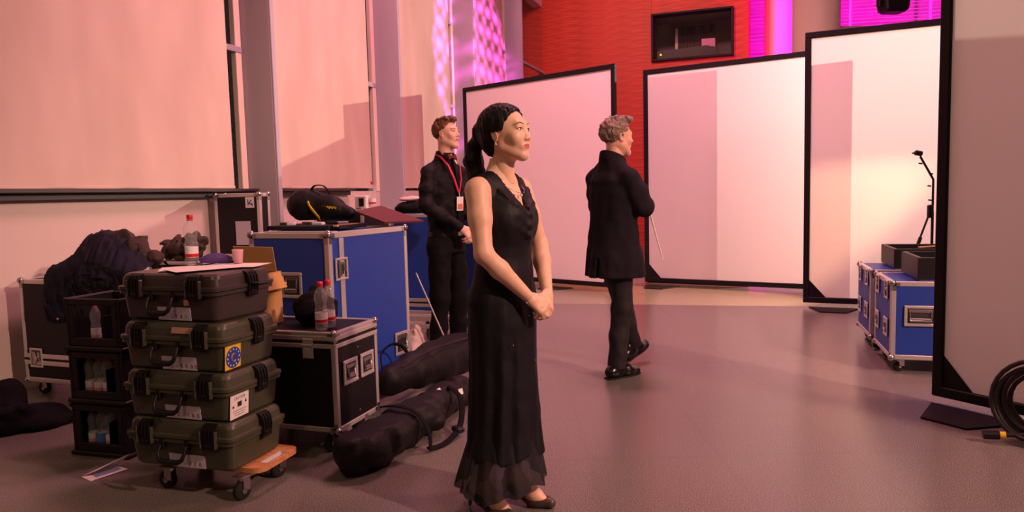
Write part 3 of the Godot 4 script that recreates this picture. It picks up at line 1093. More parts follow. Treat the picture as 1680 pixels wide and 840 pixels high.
func dish_handle(o: Node3D, tf: Transform3D, w := 0.15, h := 0.13) -> void:
	var mb := MB.new()
	rect_ring(mb, w, h, 0.02, 0.0, 0.009, 0.003)
	for sx in [-1, 1]:
		for sy in [-1, 0, 1]:
			mb.sphere(Vector3(sx * (w / 2 - 0.009), sy * (h / 2 - 0.010), 0.009), Vector3(0.0035, 0.0035, 0.002), 6, 4)
	var p := part("handle_dish", mb, "aluminium", o)
	p.transform = tf
	part("pan", MB.new().quad_sheet(-w / 2 + 0.015, w / 2 - 0.015, -h / 2 + 0.015, h / 2 - 0.015), "dark_pan", p).position.z = 0.001
	part("hinge_plate", MB.new().box(Vector3(0, h / 2 - 0.036, 0.005), Vector3(w - 0.055, 0.022, 0.006), 0.002), "steel", p)
	var g := MB.new()
	var gx := w / 2 - 0.036
	g.tube(PackedVector3Array([Vector3(-gx, h / 2 - 0.04, 0.008), Vector3(-gx, -h / 2 + 0.04, 0.012), Vector3(gx, -h / 2 + 0.04, 0.012), Vector3(gx, h / 2 - 0.04, 0.008)]), 0.005, 8)
	g.box(Vector3(0, -h / 2 + 0.044, 0.010), Vector3(gx * 2.0, 0.024, 0.012), 0.005)
	part("grip", g, "steel", p)

func butterfly_latch(o: Node3D, tf: Transform3D, w := 0.115, h := 0.13) -> void:
	var mb := MB.new()
	rect_ring(mb, w, h, 0.014, 0.0, 0.009, 0.003)
	for sx in [-1, 1]:
		for sy in [-1, 1]:
			mb.sphere(Vector3(sx * (w / 2 - 0.007), sy * (h / 2 - 0.03), 0.009), Vector3(0.0035, 0.0035, 0.002), 6, 4)
	var p := part("latch_dish", mb, "aluminium", o)
	p.transform = tf
	part("pan", MB.new().quad_sheet(-w / 2 + 0.01, w / 2 - 0.01, -h / 2 + 0.01, h / 2 - 0.01), "dark_pan", p).position.z = 0.001
	part("hook_plate", MB.new().box(Vector3(-0.018, 0, 0.006), Vector3(0.03, h * 0.62, 0.008), 0.002).box(Vector3(0.022, 0.012, 0.005), Vector3(0.026, h * 0.4, 0.006), 0.002), "steel", p)
	part("wing_knob", MB.new().cyl(Vector3(0.004, 0, 0.003), Vector3(0.004, 0, 0.012), 0.014, 12).box(Vector3(0.004, 0, 0.011), Vector3(0.012, h * 0.45, 0.005), 0.002), "chrome", p)

func caster(o: Node3D, at: Vector3, r := 0.05, turn := 0.0) -> void:
	var p := part("caster", MB.new().box(Vector3(0, 2 * r + 0.02, 0), Vector3(0.075, 0.006, 0.06), 0.001).cyl(Vector3(0, 2 * r, 0), Vector3(0, 2 * r + 0.02, 0), 0.022).box(Vector3(0.0, r + 0.03, 0.019), Vector3(0.035, r * 1.5, 0.004), 0.001).box(Vector3(0.0, r + 0.03, -0.019), Vector3(0.035, r * 1.5, 0.004), 0.001), "steel", o)
	p.position = at
	p.rotation.y = turn
	var w := MB.new().at(Vector3(-0.012, r, -0.015), Vector3(PI / 2, 0, 0))
	w.lathe(PackedVector2Array([Vector2(0.001, 0), Vector2(r * 0.45, 0.0), Vector2(r * 0.9, 0.002), Vector2(r, 0.007), Vector2(r, 0.023), Vector2(r * 0.9, 0.028), Vector2(r * 0.45, 0.03), Vector2(0.001, 0.03)]), 20)
	part("wheel", w, "rubber", p)
	part("hub", MB.new().cyl(Vector3(-0.012, r, -0.021), Vector3(-0.012, r, 0.021), r * 0.3, 10), "steel", p)

# opts: lid = height of the lid joint, faces = list of [kind, side, x, y], wheels = caster radius, e = edge width
func flight_case(label: String, at: Vector3, yaw: float, w: float, d: float, h: float, skin: String, opts := {}) -> Node3D:
	var o := thing("flight_case", label, "flight case", at, -yaw, opts.get("group", ""))
	var e: float = opts.get("e", 0.03)
	var y0: float = opts.get("y0", 0.0)
	part("body", MB.new().box(Vector3(0, y0 + h / 2, 0), Vector3(w - 0.008, h - 0.008, d - 0.008)), skin, o)
	# angle profiles along the twelve edges
	var px := MB.new().box(Vector3.ZERO, Vector3(w - 0.03, e, e), 0.003).commit()
	var py := MB.new().box(Vector3.ZERO, Vector3(e, h - 0.03, e), 0.003).commit()
	var pz := MB.new().box(Vector3.ZERO, Vector3(e, e, d - 0.03), 0.003).commit()
	for s1 in [-1, 1]:
		for s2 in [-1, 1]:
			part("edge_profile", px, "aluminium", o).position = Vector3(0, y0 + h / 2 + s1 * (h - e) / 2, s2 * (d - e) / 2)
			part("edge_profile", py, "aluminium", o).position = Vector3(s1 * (w - e) / 2, y0 + h / 2, s2 * (d - e) / 2)
			part("edge_profile", pz, "aluminium", o).position = Vector3(s1 * (w - e) / 2, y0 + h / 2 + s2 * (h - e) / 2, 0)
	# ball corners with three small tongues
	var cb := MB.new().sphere(Vector3.ZERO, Vector3(1, 1, 1) * e * 0.72, 12, 8)
	cb.box(Vector3(-e * 0.7, -e * 0.28, e * 0.30), Vector3(e * 1.4, e * 0.8, 0.004), 0.001)
	cb.box(Vector3(-e * 0.28, -e * 0.8, e * 0.30), Vector3(e * 0.8, e * 1.6, 0.004), 0.001)
	cb.box(Vector3(e * 0.30, -e * 0.8, -e * 0.28), Vector3(0.004, e * 1.6, e * 0.8), 0.001)
	cb.box(Vector3(e * 0.30, -e * 0.28, -e * 0.7), Vector3(0.004, e * 0.8, e * 1.4), 0.001)
	var cm := cb.commit()
	for sx in [-1, 1]:
		for sy in [-1, 1]:
			for sz in [-1, 1]:
				var c := part("ball_corner", cm, "steel", o)
				c.position = Vector3(sx * (w / 2 - e * 0.30), y0 + h / 2 + sy * (h / 2 - e * 0.30), sz * (d / 2 - e * 0.30))
				c.rotation.y = {Vector2(1, 1): 0.0, Vector2(1, -1): PI / 2, Vector2(-1, -1): PI, Vector2(-1, 1): -PI / 2}[Vector2(sx, sz)]
				if sy < 0:
					c.rotation.x = 0.0
					c.transform.basis = c.transform.basis * Basis.from_euler(Vector3(0, 0, -PI / 2))
	if opts.has("lid"):
		var ly: float = y0 + opts.lid
		var sh: float = opts.get("strip", 0.03)
		for s in [["front", w], ["back", w], ["left", d], ["right", d]]:
			var tf := on_face(s[0], w, d, 0.0, ly)
			var gap := part("lid_gap", MB.new().box(Vector3(0, 0, -0.002), Vector3(s[1] - 0.01, 0.016, 0.006)), "rubber", o)
			gap.transform = tf
			for q in [-1, 1]:
				var st := part("lid_strip", MB.new().box(Vector3(0, q * (sh / 2 + 0.008), 0.0), Vector3(s[1] - 0.004, sh, 0.006), 0.002), "aluminium", o)
				st.transform = tf
	if opts.has("vsplit"): # upright joint of a cabinet door on the right face: distance from the front edge
		var z: float = d / 2 - opts.vsplit
		part("door_strip", MB.new().box(Vector3(w / 2, y0 + h / 2, z), Vector3(0.006, h - 0.07, 0.042), 0.002), "aluminium", o)
		part("door_strip", MB.new().box(Vector3(-w / 2, y0 + h / 2, z), Vector3(0.006, h - 0.07, 0.042), 0.002), "aluminium", o)
		part("door_strip", MB.new().box(Vector3(0, y0 + h, z), Vector3(w - 0.07, 0.006, 0.042), 0.002), "aluminium", o)
	for f in opts.get("faces", []):
		var tf := on_face(f[1], w, d, f[2], y0 + f[3])
		if f[0] == "handle":
			dish_handle(o, tf, f[4] if f.size() > 4 else 0.15, f[5] if f.size() > 5 else 0.13)
		elif f[0] == "latch":
			butterfly_latch(o, tf)
		elif f[0] == "clasp":
			var m := part("clasp", MB.new().box(Vector3(0, 0, 0.006), Vector3(0.06, 0.10, 0.010), 0.003).box(Vector3(0, -0.02, 0.014), Vector3(0.036, 0.05, 0.010), 0.003).cyl(Vector3(-0.03, 0.018, 0.014), Vector3(0.03, 0.018, 0.014), 0.006), "aluminium", o)
			m.transform = tf
		elif f[0] == "rivets":
			for k in f[4]:
				var m := part("rivet", MB.new().sphere(Vector3.ZERO, Vector3(0.006, 0.006, 0.003), 8, 5), "steel", o)
				m.transform = on_face(f[1], w, d, f[2], y0 + f[3] - k * f[5])
	if opts.has("wheels"):
		for sx in [-1, 1]:
			for sz in [-1, 1]:
				caster(o, Vector3(sx * (w / 2 - 0.08), 0, sz * (d / 2 - 0.08)), opts.wheels, 0.4 * sx + 0.7 * sz)
	return o

# ---------------------------------------------------------------- moulded equipment cases
func moulded_latch(o: Node3D, tf: Transform3D) -> void:
	var poly := PackedVector2Array([Vector2(0.004, 0.078), Vector2(-0.012, 0.088), Vector2(-0.014, 0.094), Vector2(0.006, 0.086), Vector2(0.016, 0.07), Vector2(0.020, 0.04), Vector2(0.018, -0.012), Vector2(0.012, -0.02), Vector2(0.004, -0.02)])
	# side profile (x = out, y = up) swept across the latch, rotated so that out is +z
	var mb := MB.new()
	mb.T = Transform3D(Basis(Vector3(0, 0, 1), Vector3(0, 1, 0), Vector3(-1, 0, 0)), Vector3.ZERO)
	mb.prism(poly, -0.031, 0.031)
	for k in 4:
		var x := -0.027 + k * 0.018
		var rib := PackedVector2Array()
		for p in poly:
			rib.append(p + Vector2(0.005, 0.0) if p.y > 0.03 else p)
		mb.prism(rib, x - 0.003, x + 0.003)
	mb.T = Transform3D()
	mb.box(Vector3(0, 0.004, 0.021), Vector3(0.036, 0.012, 0.006), 0.002)
	var l := part("latch", mb, "black_plastic", o)
	l.transform = tf
	part("release_button", MB.new().box(Vector3(0, -0.010, 0.020), Vector3(0.022, 0.008, 0.006), 0.002), "black_plastic", l)

func moulded_handle(o: Node3D, tf: Transform3D) -> void:
	var p := part("handle_bracket", MB.new().box(Vector3(-0.065, 0.03, 0.008), Vector3(0.026, 0.05, 0.018), 0.004), "black_plastic", o)
	p.transform = tf
	part("handle_bracket", MB.new().box(Vector3(0.065, 0.03, 0.008), Vector3(0.026, 0.05, 0.018), 0.004), "black_plastic", o).transform = tf
	var pts := PackedVector3Array([Vector3(-0.066, 0.025, 0.02), Vector3(-0.068, -0.005, 0.035), Vector3(-0.060, -0.028, 0.042), Vector3(-0.042, -0.038, 0.045), Vector3(0, -0.040, 0.046), Vector3(0.042, -0.038, 0.045), Vector3(0.060, -0.028, 0.042), Vector3(0.068, -0.005, 0.035), Vector3(0.066, 0.025, 0.02)])
	part("grip", MB.new().tube(pts, [0.008, 0.008, 0.009, 0.012, 0.0135, 0.012, 0.009, 0.008, 0.008], 10), "black_plastic", p)

func moulded_case(label: String, at: Vector3, yaw: float, skin: String, lettering: String, w := 0.575, d := 0.395, h := 0.208) -> Node3D:
	var o := thing("equipment_case", label, "equipment case", at, -yaw, "moulded equipment cases stacked on the dolly")
	var s := h - 0.072 # seam height
	part("base_shell", MB.new().loft([[0.0, w - 0.075, d - 0.075, 0.03], [0.012, w - 0.055, d - 0.055, 0.035], [s - 0.020, w - 0.036, d - 0.036, 0.035], [s - 0.018, w - 0.012, d - 0.012, 0.035], [s - 0.004, w - 0.012, d - 0.012, 0.035], [s - 0.003, w - 0.024, d - 0.024, 0.035]], 5), skin, o)
	part("lid", MB.new().loft([[s - 0.004, w - 0.024, d - 0.024, 0.035], [s, w - 0.004, d - 0.004, 0.035], [s + 0.014, w - 0.004, d - 0.004, 0.035], [s + 0.018, w - 0.030, d - 0.030, 0.035], [h - 0.022, w - 0.036, d - 0.036, 0.035], [h - 0.008, w - 0.046, d - 0.046, 0.038], [h, w - 0.070, d - 0.070, 0.035]], 5), skin, o)
	part("lid_panel", MB.new().loft([[h - 0.002, w - 0.16, d - 0.14, 0.03], [h + 0.0008, w - 0.17, d - 0.15, 0.03]], 4), skin, o)
	for x in [-0.165, 0.165]:
		moulded_latch(o, Transform3D(Basis.IDENTITY, Vector3(x, s - 0.022, d / 2 - 0.014)))
	moulded_latch(o, Transform3D(face_basis("right"), Vector3(w / 2 - 0.014, s - 0.022, -0.03)))
	# moulded hoods beside the latches
	for x in [-0.165, 0.165]:
		for q in [-0.037, 0.037]:
			part("latch_guard", MB.new().box(Vector3(x + q, s + 0.008, d / 2 + 0.001), Vector3(0.008, 0.075, 0.020), 0.003), skin, o)
	moulded_handle(o, Transform3D(Basis.IDENTITY, Vector3(-0.02, s - 0.055, d / 2 - 0.02)))
	# taped paper label with lettering
	var lb := part("paper_label", MB.new().box(Vector3.ZERO, Vector3(0.185, 0.058, 0.0016)), "lilac_paper", o, "pale taped label under the handle")
	lb.transform = Transform3D(Basis.from_euler(Vector3(0.09, 0, 0)), Vector3(0.03, 0.034, d / 2 - 0.0240))
	var tx := part("lettering", text_mesh(lettering, 0.022, 0.0006, true), "ink", lb)
	tx.position = Vector3(0, -0.012, 0.0012)
	return o

func cases() -> void:
	# --- the stack of four moulded cases, bottom to top, on a wheeled board
	var labs := ["bottom olive case of the four stacked on the dolly", "third olive case from the top, with a white caution sticker", "second olive case from the top, with a yellow-blue star sticker", "top dark brown case of the stack, paper lying on it"]
	var ys := [0.130, 0.339, 0.548, 0.757]
	var near := [[-1.180, -2.968, 0.300], [-1.196, -2.985, 0.315], [-1.212, -3.005, 0.330], [-1.246, -3.045, 0.365]]
	var names := ["L 7 - 7 2 0", "5 1 2 - 1 8 0", "4 1 2 - 5 0 0 0", "7 - 2 1 8 1"]
	for i in 4:
		var o := moulded_case(labs[i], corner_pos(near[i][0], near[i][1], near[i][2], 0.575, 0.395, ys[i]), near[i][2], "brown_shell" if i == 3 else "olive_shell", names[i])
		if i == 2:
			star_sticker(o)
			part("lid_label", MB.new().at(Vector3(0.075, 0.18, 0.185), Vector3(-0.25, 0, 0)).box(Vector3.ZERO, Vector3(0.13, 0.026, 0.002), 0.0005), mat("tan_tape", rgb(176, 140, 122), 0.8), o, "worn tan tape on the lid")
		if i == 1:
			caution_sticker(o)
		if i == 3:
			part("small_tag", MB.new().box(Vector3(0.105, 0.085, 0.177), Vector3(0.03, 0.026, 0.002)), mat("peach_tag", rgb(206, 150, 130), 0.8), o, "small peach tag")
			# side latch of the top case stands open
			part("open_latch", MB.new().at(Vector3(0.315, 0.150, -0.03), Vector3(0, PI / 2, 0)).box(Vector3(0, 0, 0), Vector3(0.062, 0.010, 0.07), 0.003), "black_plastic", o)
	# --- dolly
	var dl := thing("dolly", "plywood dolly with casters under the stacked olive cases", "dolly", corner_pos(-1.180, -2.968, 0.300, 0.575, 0.395), -0.30)
	var deck := CSGPolygon3D.new()
	var outline := PackedVector2Array()
	for p in MB.new().ring(0.60, 0.30, 0.05, 5)[0]:
		outline.append(Vector2(p.x, p.z))
	deck.polygon = outline
	deck.mode = CSGPolygon3D.MODE_DEPTH
	deck.depth = 0.022
	deck.name = "deck"
	deck.material = M.plywood
	deck.rotation.x = PI / 2
	deck.position = Vector3(0.046, 0.106, -0.045)
	for sx in [-1, 1]:
		var slot := CSGBox3D.new()
		slot.name = "slot"
		slot.operation = CSGShape3D.OPERATION_SUBTRACTION
		slot.size = Vector3(0.034, 0.15, 0.1)
		slot.position = Vector3(sx * 0.262, 0, 0)
		deck.add_child(slot, true)
	dl.add_child(deck)
	for q in [[-0.135, 0.10], [0.27, 0.12], [-0.135, -0.14], [0.27, -0.14]]:
		caster(dl, Vector3(q[0], 0, q[1]), 0.041, 0.5 + q[0] * 3.0)
	# --- small black flight case in front of the blue one
	flight_case("low black flight case with two handles, bottles standing on it", corner_pos(-0.873, -3.515, 0.318, 0.6, 0.42), 0.318, 0.6, 0.42, 0.502, "black_laminate", {
		"y0": 0.12, "lid": 0.452, "strip": 0.022, "e": 0.026, "wheels": 0.045,
		"faces": [["handle", "right", -0.082, 0.285, 0.135, 0.125], ["handle", "right", 0.085, 0.285, 0.135, 0.125], ["clasp", "front", 0.15, 0.42], ["clasp", "front", -0.15, 0.42], ["rivets", "right", 0.0, 0.39, 3, 0.165]]})
	# --- big blue case
	flight_case("large blue flight case with a maroon board on top", corner_pos(-1.026, -4.09, 0.418, 0.581, 0.82), 0.418, 0.581, 0.82, 0.963, "blue_laminate", {
		"y0": 0.12, "e": 0.034, "vsplit": 0.115, "wheels": 0.045,
		"faces": [["latch", "right", -0.305, 0.75], ["handle", "right", 0.30, 0.20, 0.16, 0.15], ["handle", "front", 0.02, 0.66, 0.15, 0.15], ["latch", "right", -0.305, 0.25]]})
	# --- second blue case behind the young man
	flight_case("blue flight case behind the young man, cluttered on top", Vector3(-0.52, 0, -6.60), 0.33, 0.95, 0.60, 0.88, "blue_laminate", {
		"y0": 0.24, "e": 0.03, "lid": 0.10, "wheels": 0.045, "faces": [["handle", "front", 0.0, 0.45]]})
	var bd := thing("equipment_trolley", "low silver trolley frame under the rear blue case", "trolley", Vector3(-0.52, 0, -6.60), -0.33)
	part("rail", MB.new().box(Vector3(0, 0.20, 0.29), Vector3(0.9, 0.05, 0.03), 0.004), "aluminium", bd)
	part("rail", MB.new().box(Vector3(0, 0.13, 0.29), Vector3(0.9, 0.04, 0.03), 0.004), "aluminium", bd)
	part("rail", MB.new().box(Vector3(0, 0.20, -0.29), Vector3(0.9, 0.05, 0.03), 0.004), "aluminium", bd)
	# --- black case with the K sticker, standing on a crate by the wall
	flight_case("plain black transport trunk under the case with the blue-on-white sticker", corner_pos(-2.22, -6.53, 0.329, 0.56, 0.5), 0.329, 0.56, 0.5, 0.64, "black_laminate", {"y0": 0.09, "e": 0.026, "wheels": 0.035})
	var k := flight_case("black flight case by the wall with a blue-on-white letter sticker", corner_pos(-2.25, -6.577, 0.329, 0.50, 0.15, 0.756), 0.329, 0.50, 0.15, 0.585, "black_laminate", {"e": 0.034})
	var ks := part("letter_sticker", MB.new().box(Vector3(0.145, 0.50, 0.076), Vector3(0.095, 0.095, 0.002), 0.0005), "paper", k, "white sticker with a blue K")
	var kt := MB.new().at(Vector3(0.145, 0.50, 0.078))
	kt.box(Vector3(-0.018, 0, 0), Vector3(0.009, 0.055, 0.001))
	kt.at(Vector3(0.148, 0.506, 0.078), Vector3(0, 0, -0.75)).box(Vector3.ZERO, Vector3(0.009, 0.05, 0.001))
	kt.at(Vector3(0.152, 0.488, 0.078), Vector3(0, 0, 0.9)).box(Vector3.ZERO, Vector3(0.010, 0.036, 0.001))
	kt.at(Vector3(0.172, 0.482, 0.078), Vector3(0, 0, 0.2)).box(Vector3.ZERO, Vector3(0.009, 0.03, 0.001))
	kt.T = Transform3D()
	part("lettering", kt, "blue_ink", ks)
	part("document_sheet", MB.new().box(Vector3(0.06, 0.225, 0.076), Vector3(0.165, 0.215, 0.002)), "lilac_paper", k, "pale sheet taped on the case")
	# --- black case at the far left with jackets on it
	flight_case("black flight case at the left wall, jackets heaped on it", corner_pos(-2.36, -4.50, 0.36, 1.0, 0.45), 0.36, 1.0, 0.45, 0.69, "black_laminate", {
		"y0": 0.10, "e": 0.03, "lid": 0.155, "strip": 0.03, "wheels": 0.04, "faces": [["latch", "front", -0.38, 0.165]]})
	# --- the two cases at the right
	right_cases()

func star_sticker(o: Node3D) -> void:
	# on the right end of the case; x along the face, y up
	var tf := Transform3D(face_basis("right") * Basis.from_euler(Vector3(0.09, 0, 0.03)), Vector3(0.2672, 0.063, 0.118))
	var s := part("star_sticker", MB.new().box(Vector3.ZERO, Vector3(0.098, 0.106, 0.0016)), "yellow", o, "yellow sticker, blue disc, ring of pale stars and a C")
	s.transform = tf
	part("disc", MB.new().at(Vector3(0.002, -0.004, 0), Vector3(PI / 2, 0, 0)).lathe(PackedVector2Array([Vector2(0.0, 0.0), Vector2(0.046, 0.0), Vector2(0.046, 0.0016), Vector2(0.0, 0.0016)]), 28, Vector3.ZERO, true), "blue_ink", s)
	for k in 12:
		var a := TAU * k / 12
		var st := MB.new().at(Vector3(0.002 + cos(a) * 0.036, -0.004 + sin(a) * 0.036, 0.0017))
		var poly := PackedVector2Array()
		for j in 10:
			var q := TAU * j / 10 + PI / 2
			var r := 0.0055 if j % 2 == 0 else 0.0023
			poly.append(Vector2(cos(q), sin(q)) * r)
		st.prism(poly, 0.0, 0.0004)
		part("star", st, "paper", s)
	var arc := PackedVector3Array()
	for j in 15:
		var q := lerpf(0.75, TAU - 0.75, j / 14.0)
		arc.append(Vector3(0.003 + cos(q) * 0.014, -0.004 + sin(q) * 0.018, 0.0018))
	part("lettering", MB.new().tube(arc, 0.0042, 6, true, 0.2), "yellow", s)

func caution_sticker(o: Node3D) -> void:
	var tf := Transform3D(face_basis("right") * Basis.from_euler(Vector3(0.09, 0, 0.02)), Vector3(0.2672, 0.062, 0.105))
	var s := part("caution_sticker", MB.new().box(Vector3.ZERO, Vector3(0.118, 0.105, 0.0016)), "paper", o, "white caution sticker with small pictograms")
	s.transform = tf
	part("lettering", text_mesh("CAUTION", 0.017), "ink", s).position = Vector3(0, 0.034, 0.001)
	part("pictogram", MB.new().box(Vector3(0.0, 0.006, 0.001), Vector3(0.028, 0.022, 0.0004)), "ink", s)
	part("pictogram", MB.new().at(Vector3(-0.04, 0.0, 0.001), Vector3(0, 0, PI / 4)).box(Vector3.ZERO, Vector3(0.01, 0.01, 0.0004)), "ink", s)
	part("pictogram", MB.new().prism(PackedVector2Array([Vector2(0.034, 0.004), Vector2(0.046, 0.004), Vector2(0.044, 0.012), Vector2(0.040, 0.021), Vector2(0.036, 0.012)]), 0.0008, 0.0014), "ink", s)
	for k in 3:
		part("print_line", MB.new().box(Vector3(0, -0.020 - k * 0.010, 0.001), Vector3(0.085 - 0.012 * k, 0.0028, 0.0003)), mat("grey_ink", rgb(110, 104, 108), 0.8), s)

func right_cases() -> void:
	# seen from their left ends; the left face carries four latches, the front a big handle
	for i in 2:
		var o: Node3D
		var lab: String = ["blue flight case half hidden by the nearest screen, handle showing", "rear blue flight case of the two beyond the nearest screen"][i]
		var w := 0.80
		var d := 0.60
		var p := Vector3(2.54 + 0.205 * i, 0, -4.87 - 0.70 * i)
		var yaw := 0.30
		# near left corner at p: local (-w/2, +d/2)
		var c := p + Vector3(cos(yaw) * w / 2 + sin(yaw) * d / 2, 0, sin(yaw) * w / 2 - cos(yaw) * d / 2)
		o = flight_case(lab, c, yaw, w, d, 0.53, "blue_laminate", {
			"y0": 0.095, "e": 0.032, "wheels": 0.034, "group": "blue flight cases beyond the nearest screen",
			"faces": [["handle", "front", -0.22, 0.30, 0.20, 0.14], ["handle", "left", -0.17, 0.20, 0.13, 0.13], ["handle", "left", 0.15, 0.20, 0.13, 0.13], ["latch", "left", -0.17, 0.46], ["latch", "left", 0.15, 0.46]]})
		var lidp := thing("foam_insert", ["dark foam-lined tray on the nearer right-hand case", "dark foam-lined tray on the farther right-hand case"][i], "tray", c + Vector3(0.05, 0.633, 0), -yaw, "dark trays on the right-hand cases")
		var fw := 0.56
		part("panel", MB.new().box(Vector3(0, 0.075, 0.26), Vector3(fw, 0.15, 0.03), 0.004), "black_plastic", lidp)
		part("panel", MB.new().box(Vector3(0, 0.075, -0.24), Vector3(fw, 0.15, 0.03), 0.004), "black_plastic", lidp)
		part("panel", MB.new().box(Vector3(-fw / 2 + 0.015, 0.075, 0.01), Vector3(0.03, 0.15, 0.47), 0.004), "black_plastic", lidp)
		part("panel", MB.new().box(Vector3(fw / 2 - 0.015, 0.075, 0.01), Vector3(0.03, 0.15, 0.47), 0.004), "black_plastic", lidp)
		part("cross_bar", MB.new().at(Vector3(0.08, 0.15, -0.02), Vector3(0, 0.7, 0)).box(Vector3.ZERO, Vector3(0.42, 0.012, 0.018), 0.002), "cardboard", lidp)
# ---------------------------------------------------------------- people
func hand(F: Fld, wrist: Vector3, fwd: Vector3, back: Vector3, side: float, s: float, curls: Array, thumb_in := 0.5) -> void:
	var f := fwd.normalized()
	var nb := (back - f * back.dot(f)).normalized()
	var lat := f.cross(nb) * side # towards the thumb
	var bases := [0.027, 0.009, -0.009, -0.026]
	var lens := [0.92, 1.0, 0.94, 0.76]
	F.cap(wrist - f * 0.03 * s, wrist + f * 0.02 * s, 0.021 * s, 0.023 * s, 0.01, false)
	for i in 4:
		var kn: Vector3 = wrist + f * (0.086 - 0.004 * absf(i - 1.0)) * s + lat * bases[i] * s
		F.cap(wrist + f * 0.012 * s + lat * bases[i] * 0.55 * s, kn, 0.0145 * s, 0.0115 * s, 0.012)
		var a: float = curls[i] * 0.55
		var p := kn
		for j in 3:
			var dir := (f * cos(a) - nb * sin(a)).normalized() + lat * (0.05 * (1.5 - i)) * (1.0 if j == 0 else 0.3)
			var q: Vector3 = p + dir.normalized() * [0.042, 0.027, 0.021][j] * lens[i] * s
			F.cap(p, q, [0.0098, 0.0088, 0.0078][j] * s, [0.0088, 0.0078, 0.0066][j] * s, 0.003)
			p = q
			a += curls[i] * [0.9, 0.7, 0.0][j]
	var t0 := wrist + f * 0.022 * s + lat * 0.024 * s - nb * 0.006 * s
	var t1: Vector3 = t0 + (f * 0.75 + lat * (0.75 - 0.5 * thumb_in) - nb * 0.35 * thumb_in).normalized() * 0.038 * s
	var t2: Vector3 = t1 + (f * 0.9 + lat * (0.35 - 0.7 * thumb_in) - nb * 0.3 * thumb_in).normalized() * 0.030 * s
	var t3: Vector3 = t2 + (f * 0.95 + lat * (0.15 - 0.8 * thumb_in) - nb * 0.2 * thumb_in).normalized() * 0.024 * s
	F.cap(t0, t1, 0.0145 * s, 0.0115 * s, 0.012)
	F.cap(t1, t2, 0.0110 * s, 0.0098 * s, 0.004)
	F.cap(t2, t3, 0.0098 * s, 0.0076 * s, 0.003)

# head in its own frame: x to the person's left, z forward, origin between the ears
func head_field(kind: String, cell: float) -> Fld:
	var F := Fld.new(Vector3(-0.10, -0.19, -0.13), Vector3(0.10, 0.14, 0.14), cell)
	var male := kind != "woman"
	var up := 0.0 if male else 0.010 # a shorter lower face
	F.ell(Vector3(0, 0.035, -0.016), Vector3(0.073, 0.080, 0.092), 0.02)
	F.ell(Vector3(0, -0.016, 0.026), Vector3(0.059, 0.086, 0.064) if male else Vector3(0.057, 0.078, 0.063), 0.03)
	for sx in [-1.0, 1.0]:
		F.cap(Vector3(sx * 0.046, -0.050, 0.002), Vector3(sx * 0.012, -0.098 + up, 0.064 if male else 0.059), 0.026 if male else 0.019, 0.019 if male else 0.015, 0.03)
		F.ell(Vector3(sx * 0.036, -0.022, 0.060), Vector3(0.024, 0.026, 0.022), 0.02)
	F.ell(Vector3(0, -0.101 + up, 0.066 if male else 0.061), Vector3(0.020, 0.016, 0.017) if male else Vector3(0.016, 0.013, 0.014), 0.02)
	F.cap(Vector3(0, -0.055, -0.024), Vector3(0, -0.18, -0.040 if not male else -0.035), 0.043 if not male else 0.054, 0.042 if not male else 0.056, 0.03)
	F.cap(Vector3(-0.03, 0.026, 0.074), Vector3(0.03, 0.026, 0.074), 0.012, 0.012, 0.02)
	# eye hollows, lids
	for sx in [-1.0, 1.0]:
		F.ell(Vector3(sx * 0.030, 0.006, 0.094), Vector3(0.017, 0.011, 0.013), 0.010, true)
		F.ell(Vector3(sx * 0.030, 0.0145, 0.0770), Vector3(0.0155, 0.0058, 0.0085), 0.006)
		F.ell(Vector3(sx * 0.030, -0.0060, 0.0760), Vector3(0.0145, 0.0048, 0.0080), 0.006)
	# nose
	F.cap(Vector3(0, 0.014, 0.080), Vector3(0, -0.022, 0.093 if not male else 0.103), 0.0070, 0.0088, 0.016)
	F.ell(Vector3(0, -0.026, 0.092 if not male else 0.097), Vector3(0.009, 0.007, 0.008), 0.01)
	for sx in [-1.0, 1.0]:
		F.ell(Vector3(sx * 0.0105, -0.031, 0.089), Vector3(0.0065, 0.006, 0.009), 0.006)
	# mouth
	F.ell(Vector3(0, -0.056, 0.073), Vector3(0.026, 0.016, 0.014), 0.015)
	F.ell(Vector3(0, -0.0530, 0.0835), Vector3(0.018, 0.0046, 0.0060), 0.005)
	F.ell(Vector3(0, -0.0625, 0.0825), Vector3(0.015, 0.0054, 0.0062), 0.005)
	F.cap(Vector3(-0.018, -0.0578, 0.088), Vector3(0.018, -0.0578, 0.088), 0.0012, 0.0012, 0.003, true)
	# ears
	for sx in [-1.0, 1.0]:
		var tb := Basis.from_euler(Vector3(-0.15, sx * 0.35, sx * -0.12))
		F.ell(Vector3(sx * 0.074, -0.004, -0.008), Vector3(0.0075, 0.030, 0.018) if male else Vector3(0.0075, 0.025, 0.016), 0.006, false, tb)
		F.ell(Vector3(sx * 0.0815, 0.000, -0.004), Vector3(0.006, 0.020, 0.010), 0.006, true, tb)
	return F

func skin_tint(base: Color, lips: Color) -> Callable:
	var b := base.srgb_to_linear()
	var l := lips.srgb_to_linear()
	return func(p: Vector3) -> Color:
		if absf(p.x) < 0.019 and absf(p.y + 0.0580) < 0.0098 - 0.28 * absf(p.x) and p.z > 0.078:
			return l
		return b

# first surface point met from the front of a head field
func front_z(F: Fld, x: float, y: float) -> float:
	var ix := int(round((x - F.o.x) / F.c))
	var iy := int(round((y - F.o.y) / F.c))
	for iz in range(F.nz - 1, 0, -1):
		var a := F.d[(iy * F.nz + iz) * F.nx + ix]
		if a < 0.0:
			var b := F.d[(iy * F.nz + iz + 1) * F.nx + ix]
			return F.o.z + (iz + a / (a - b)) * F.c
	return 0.08

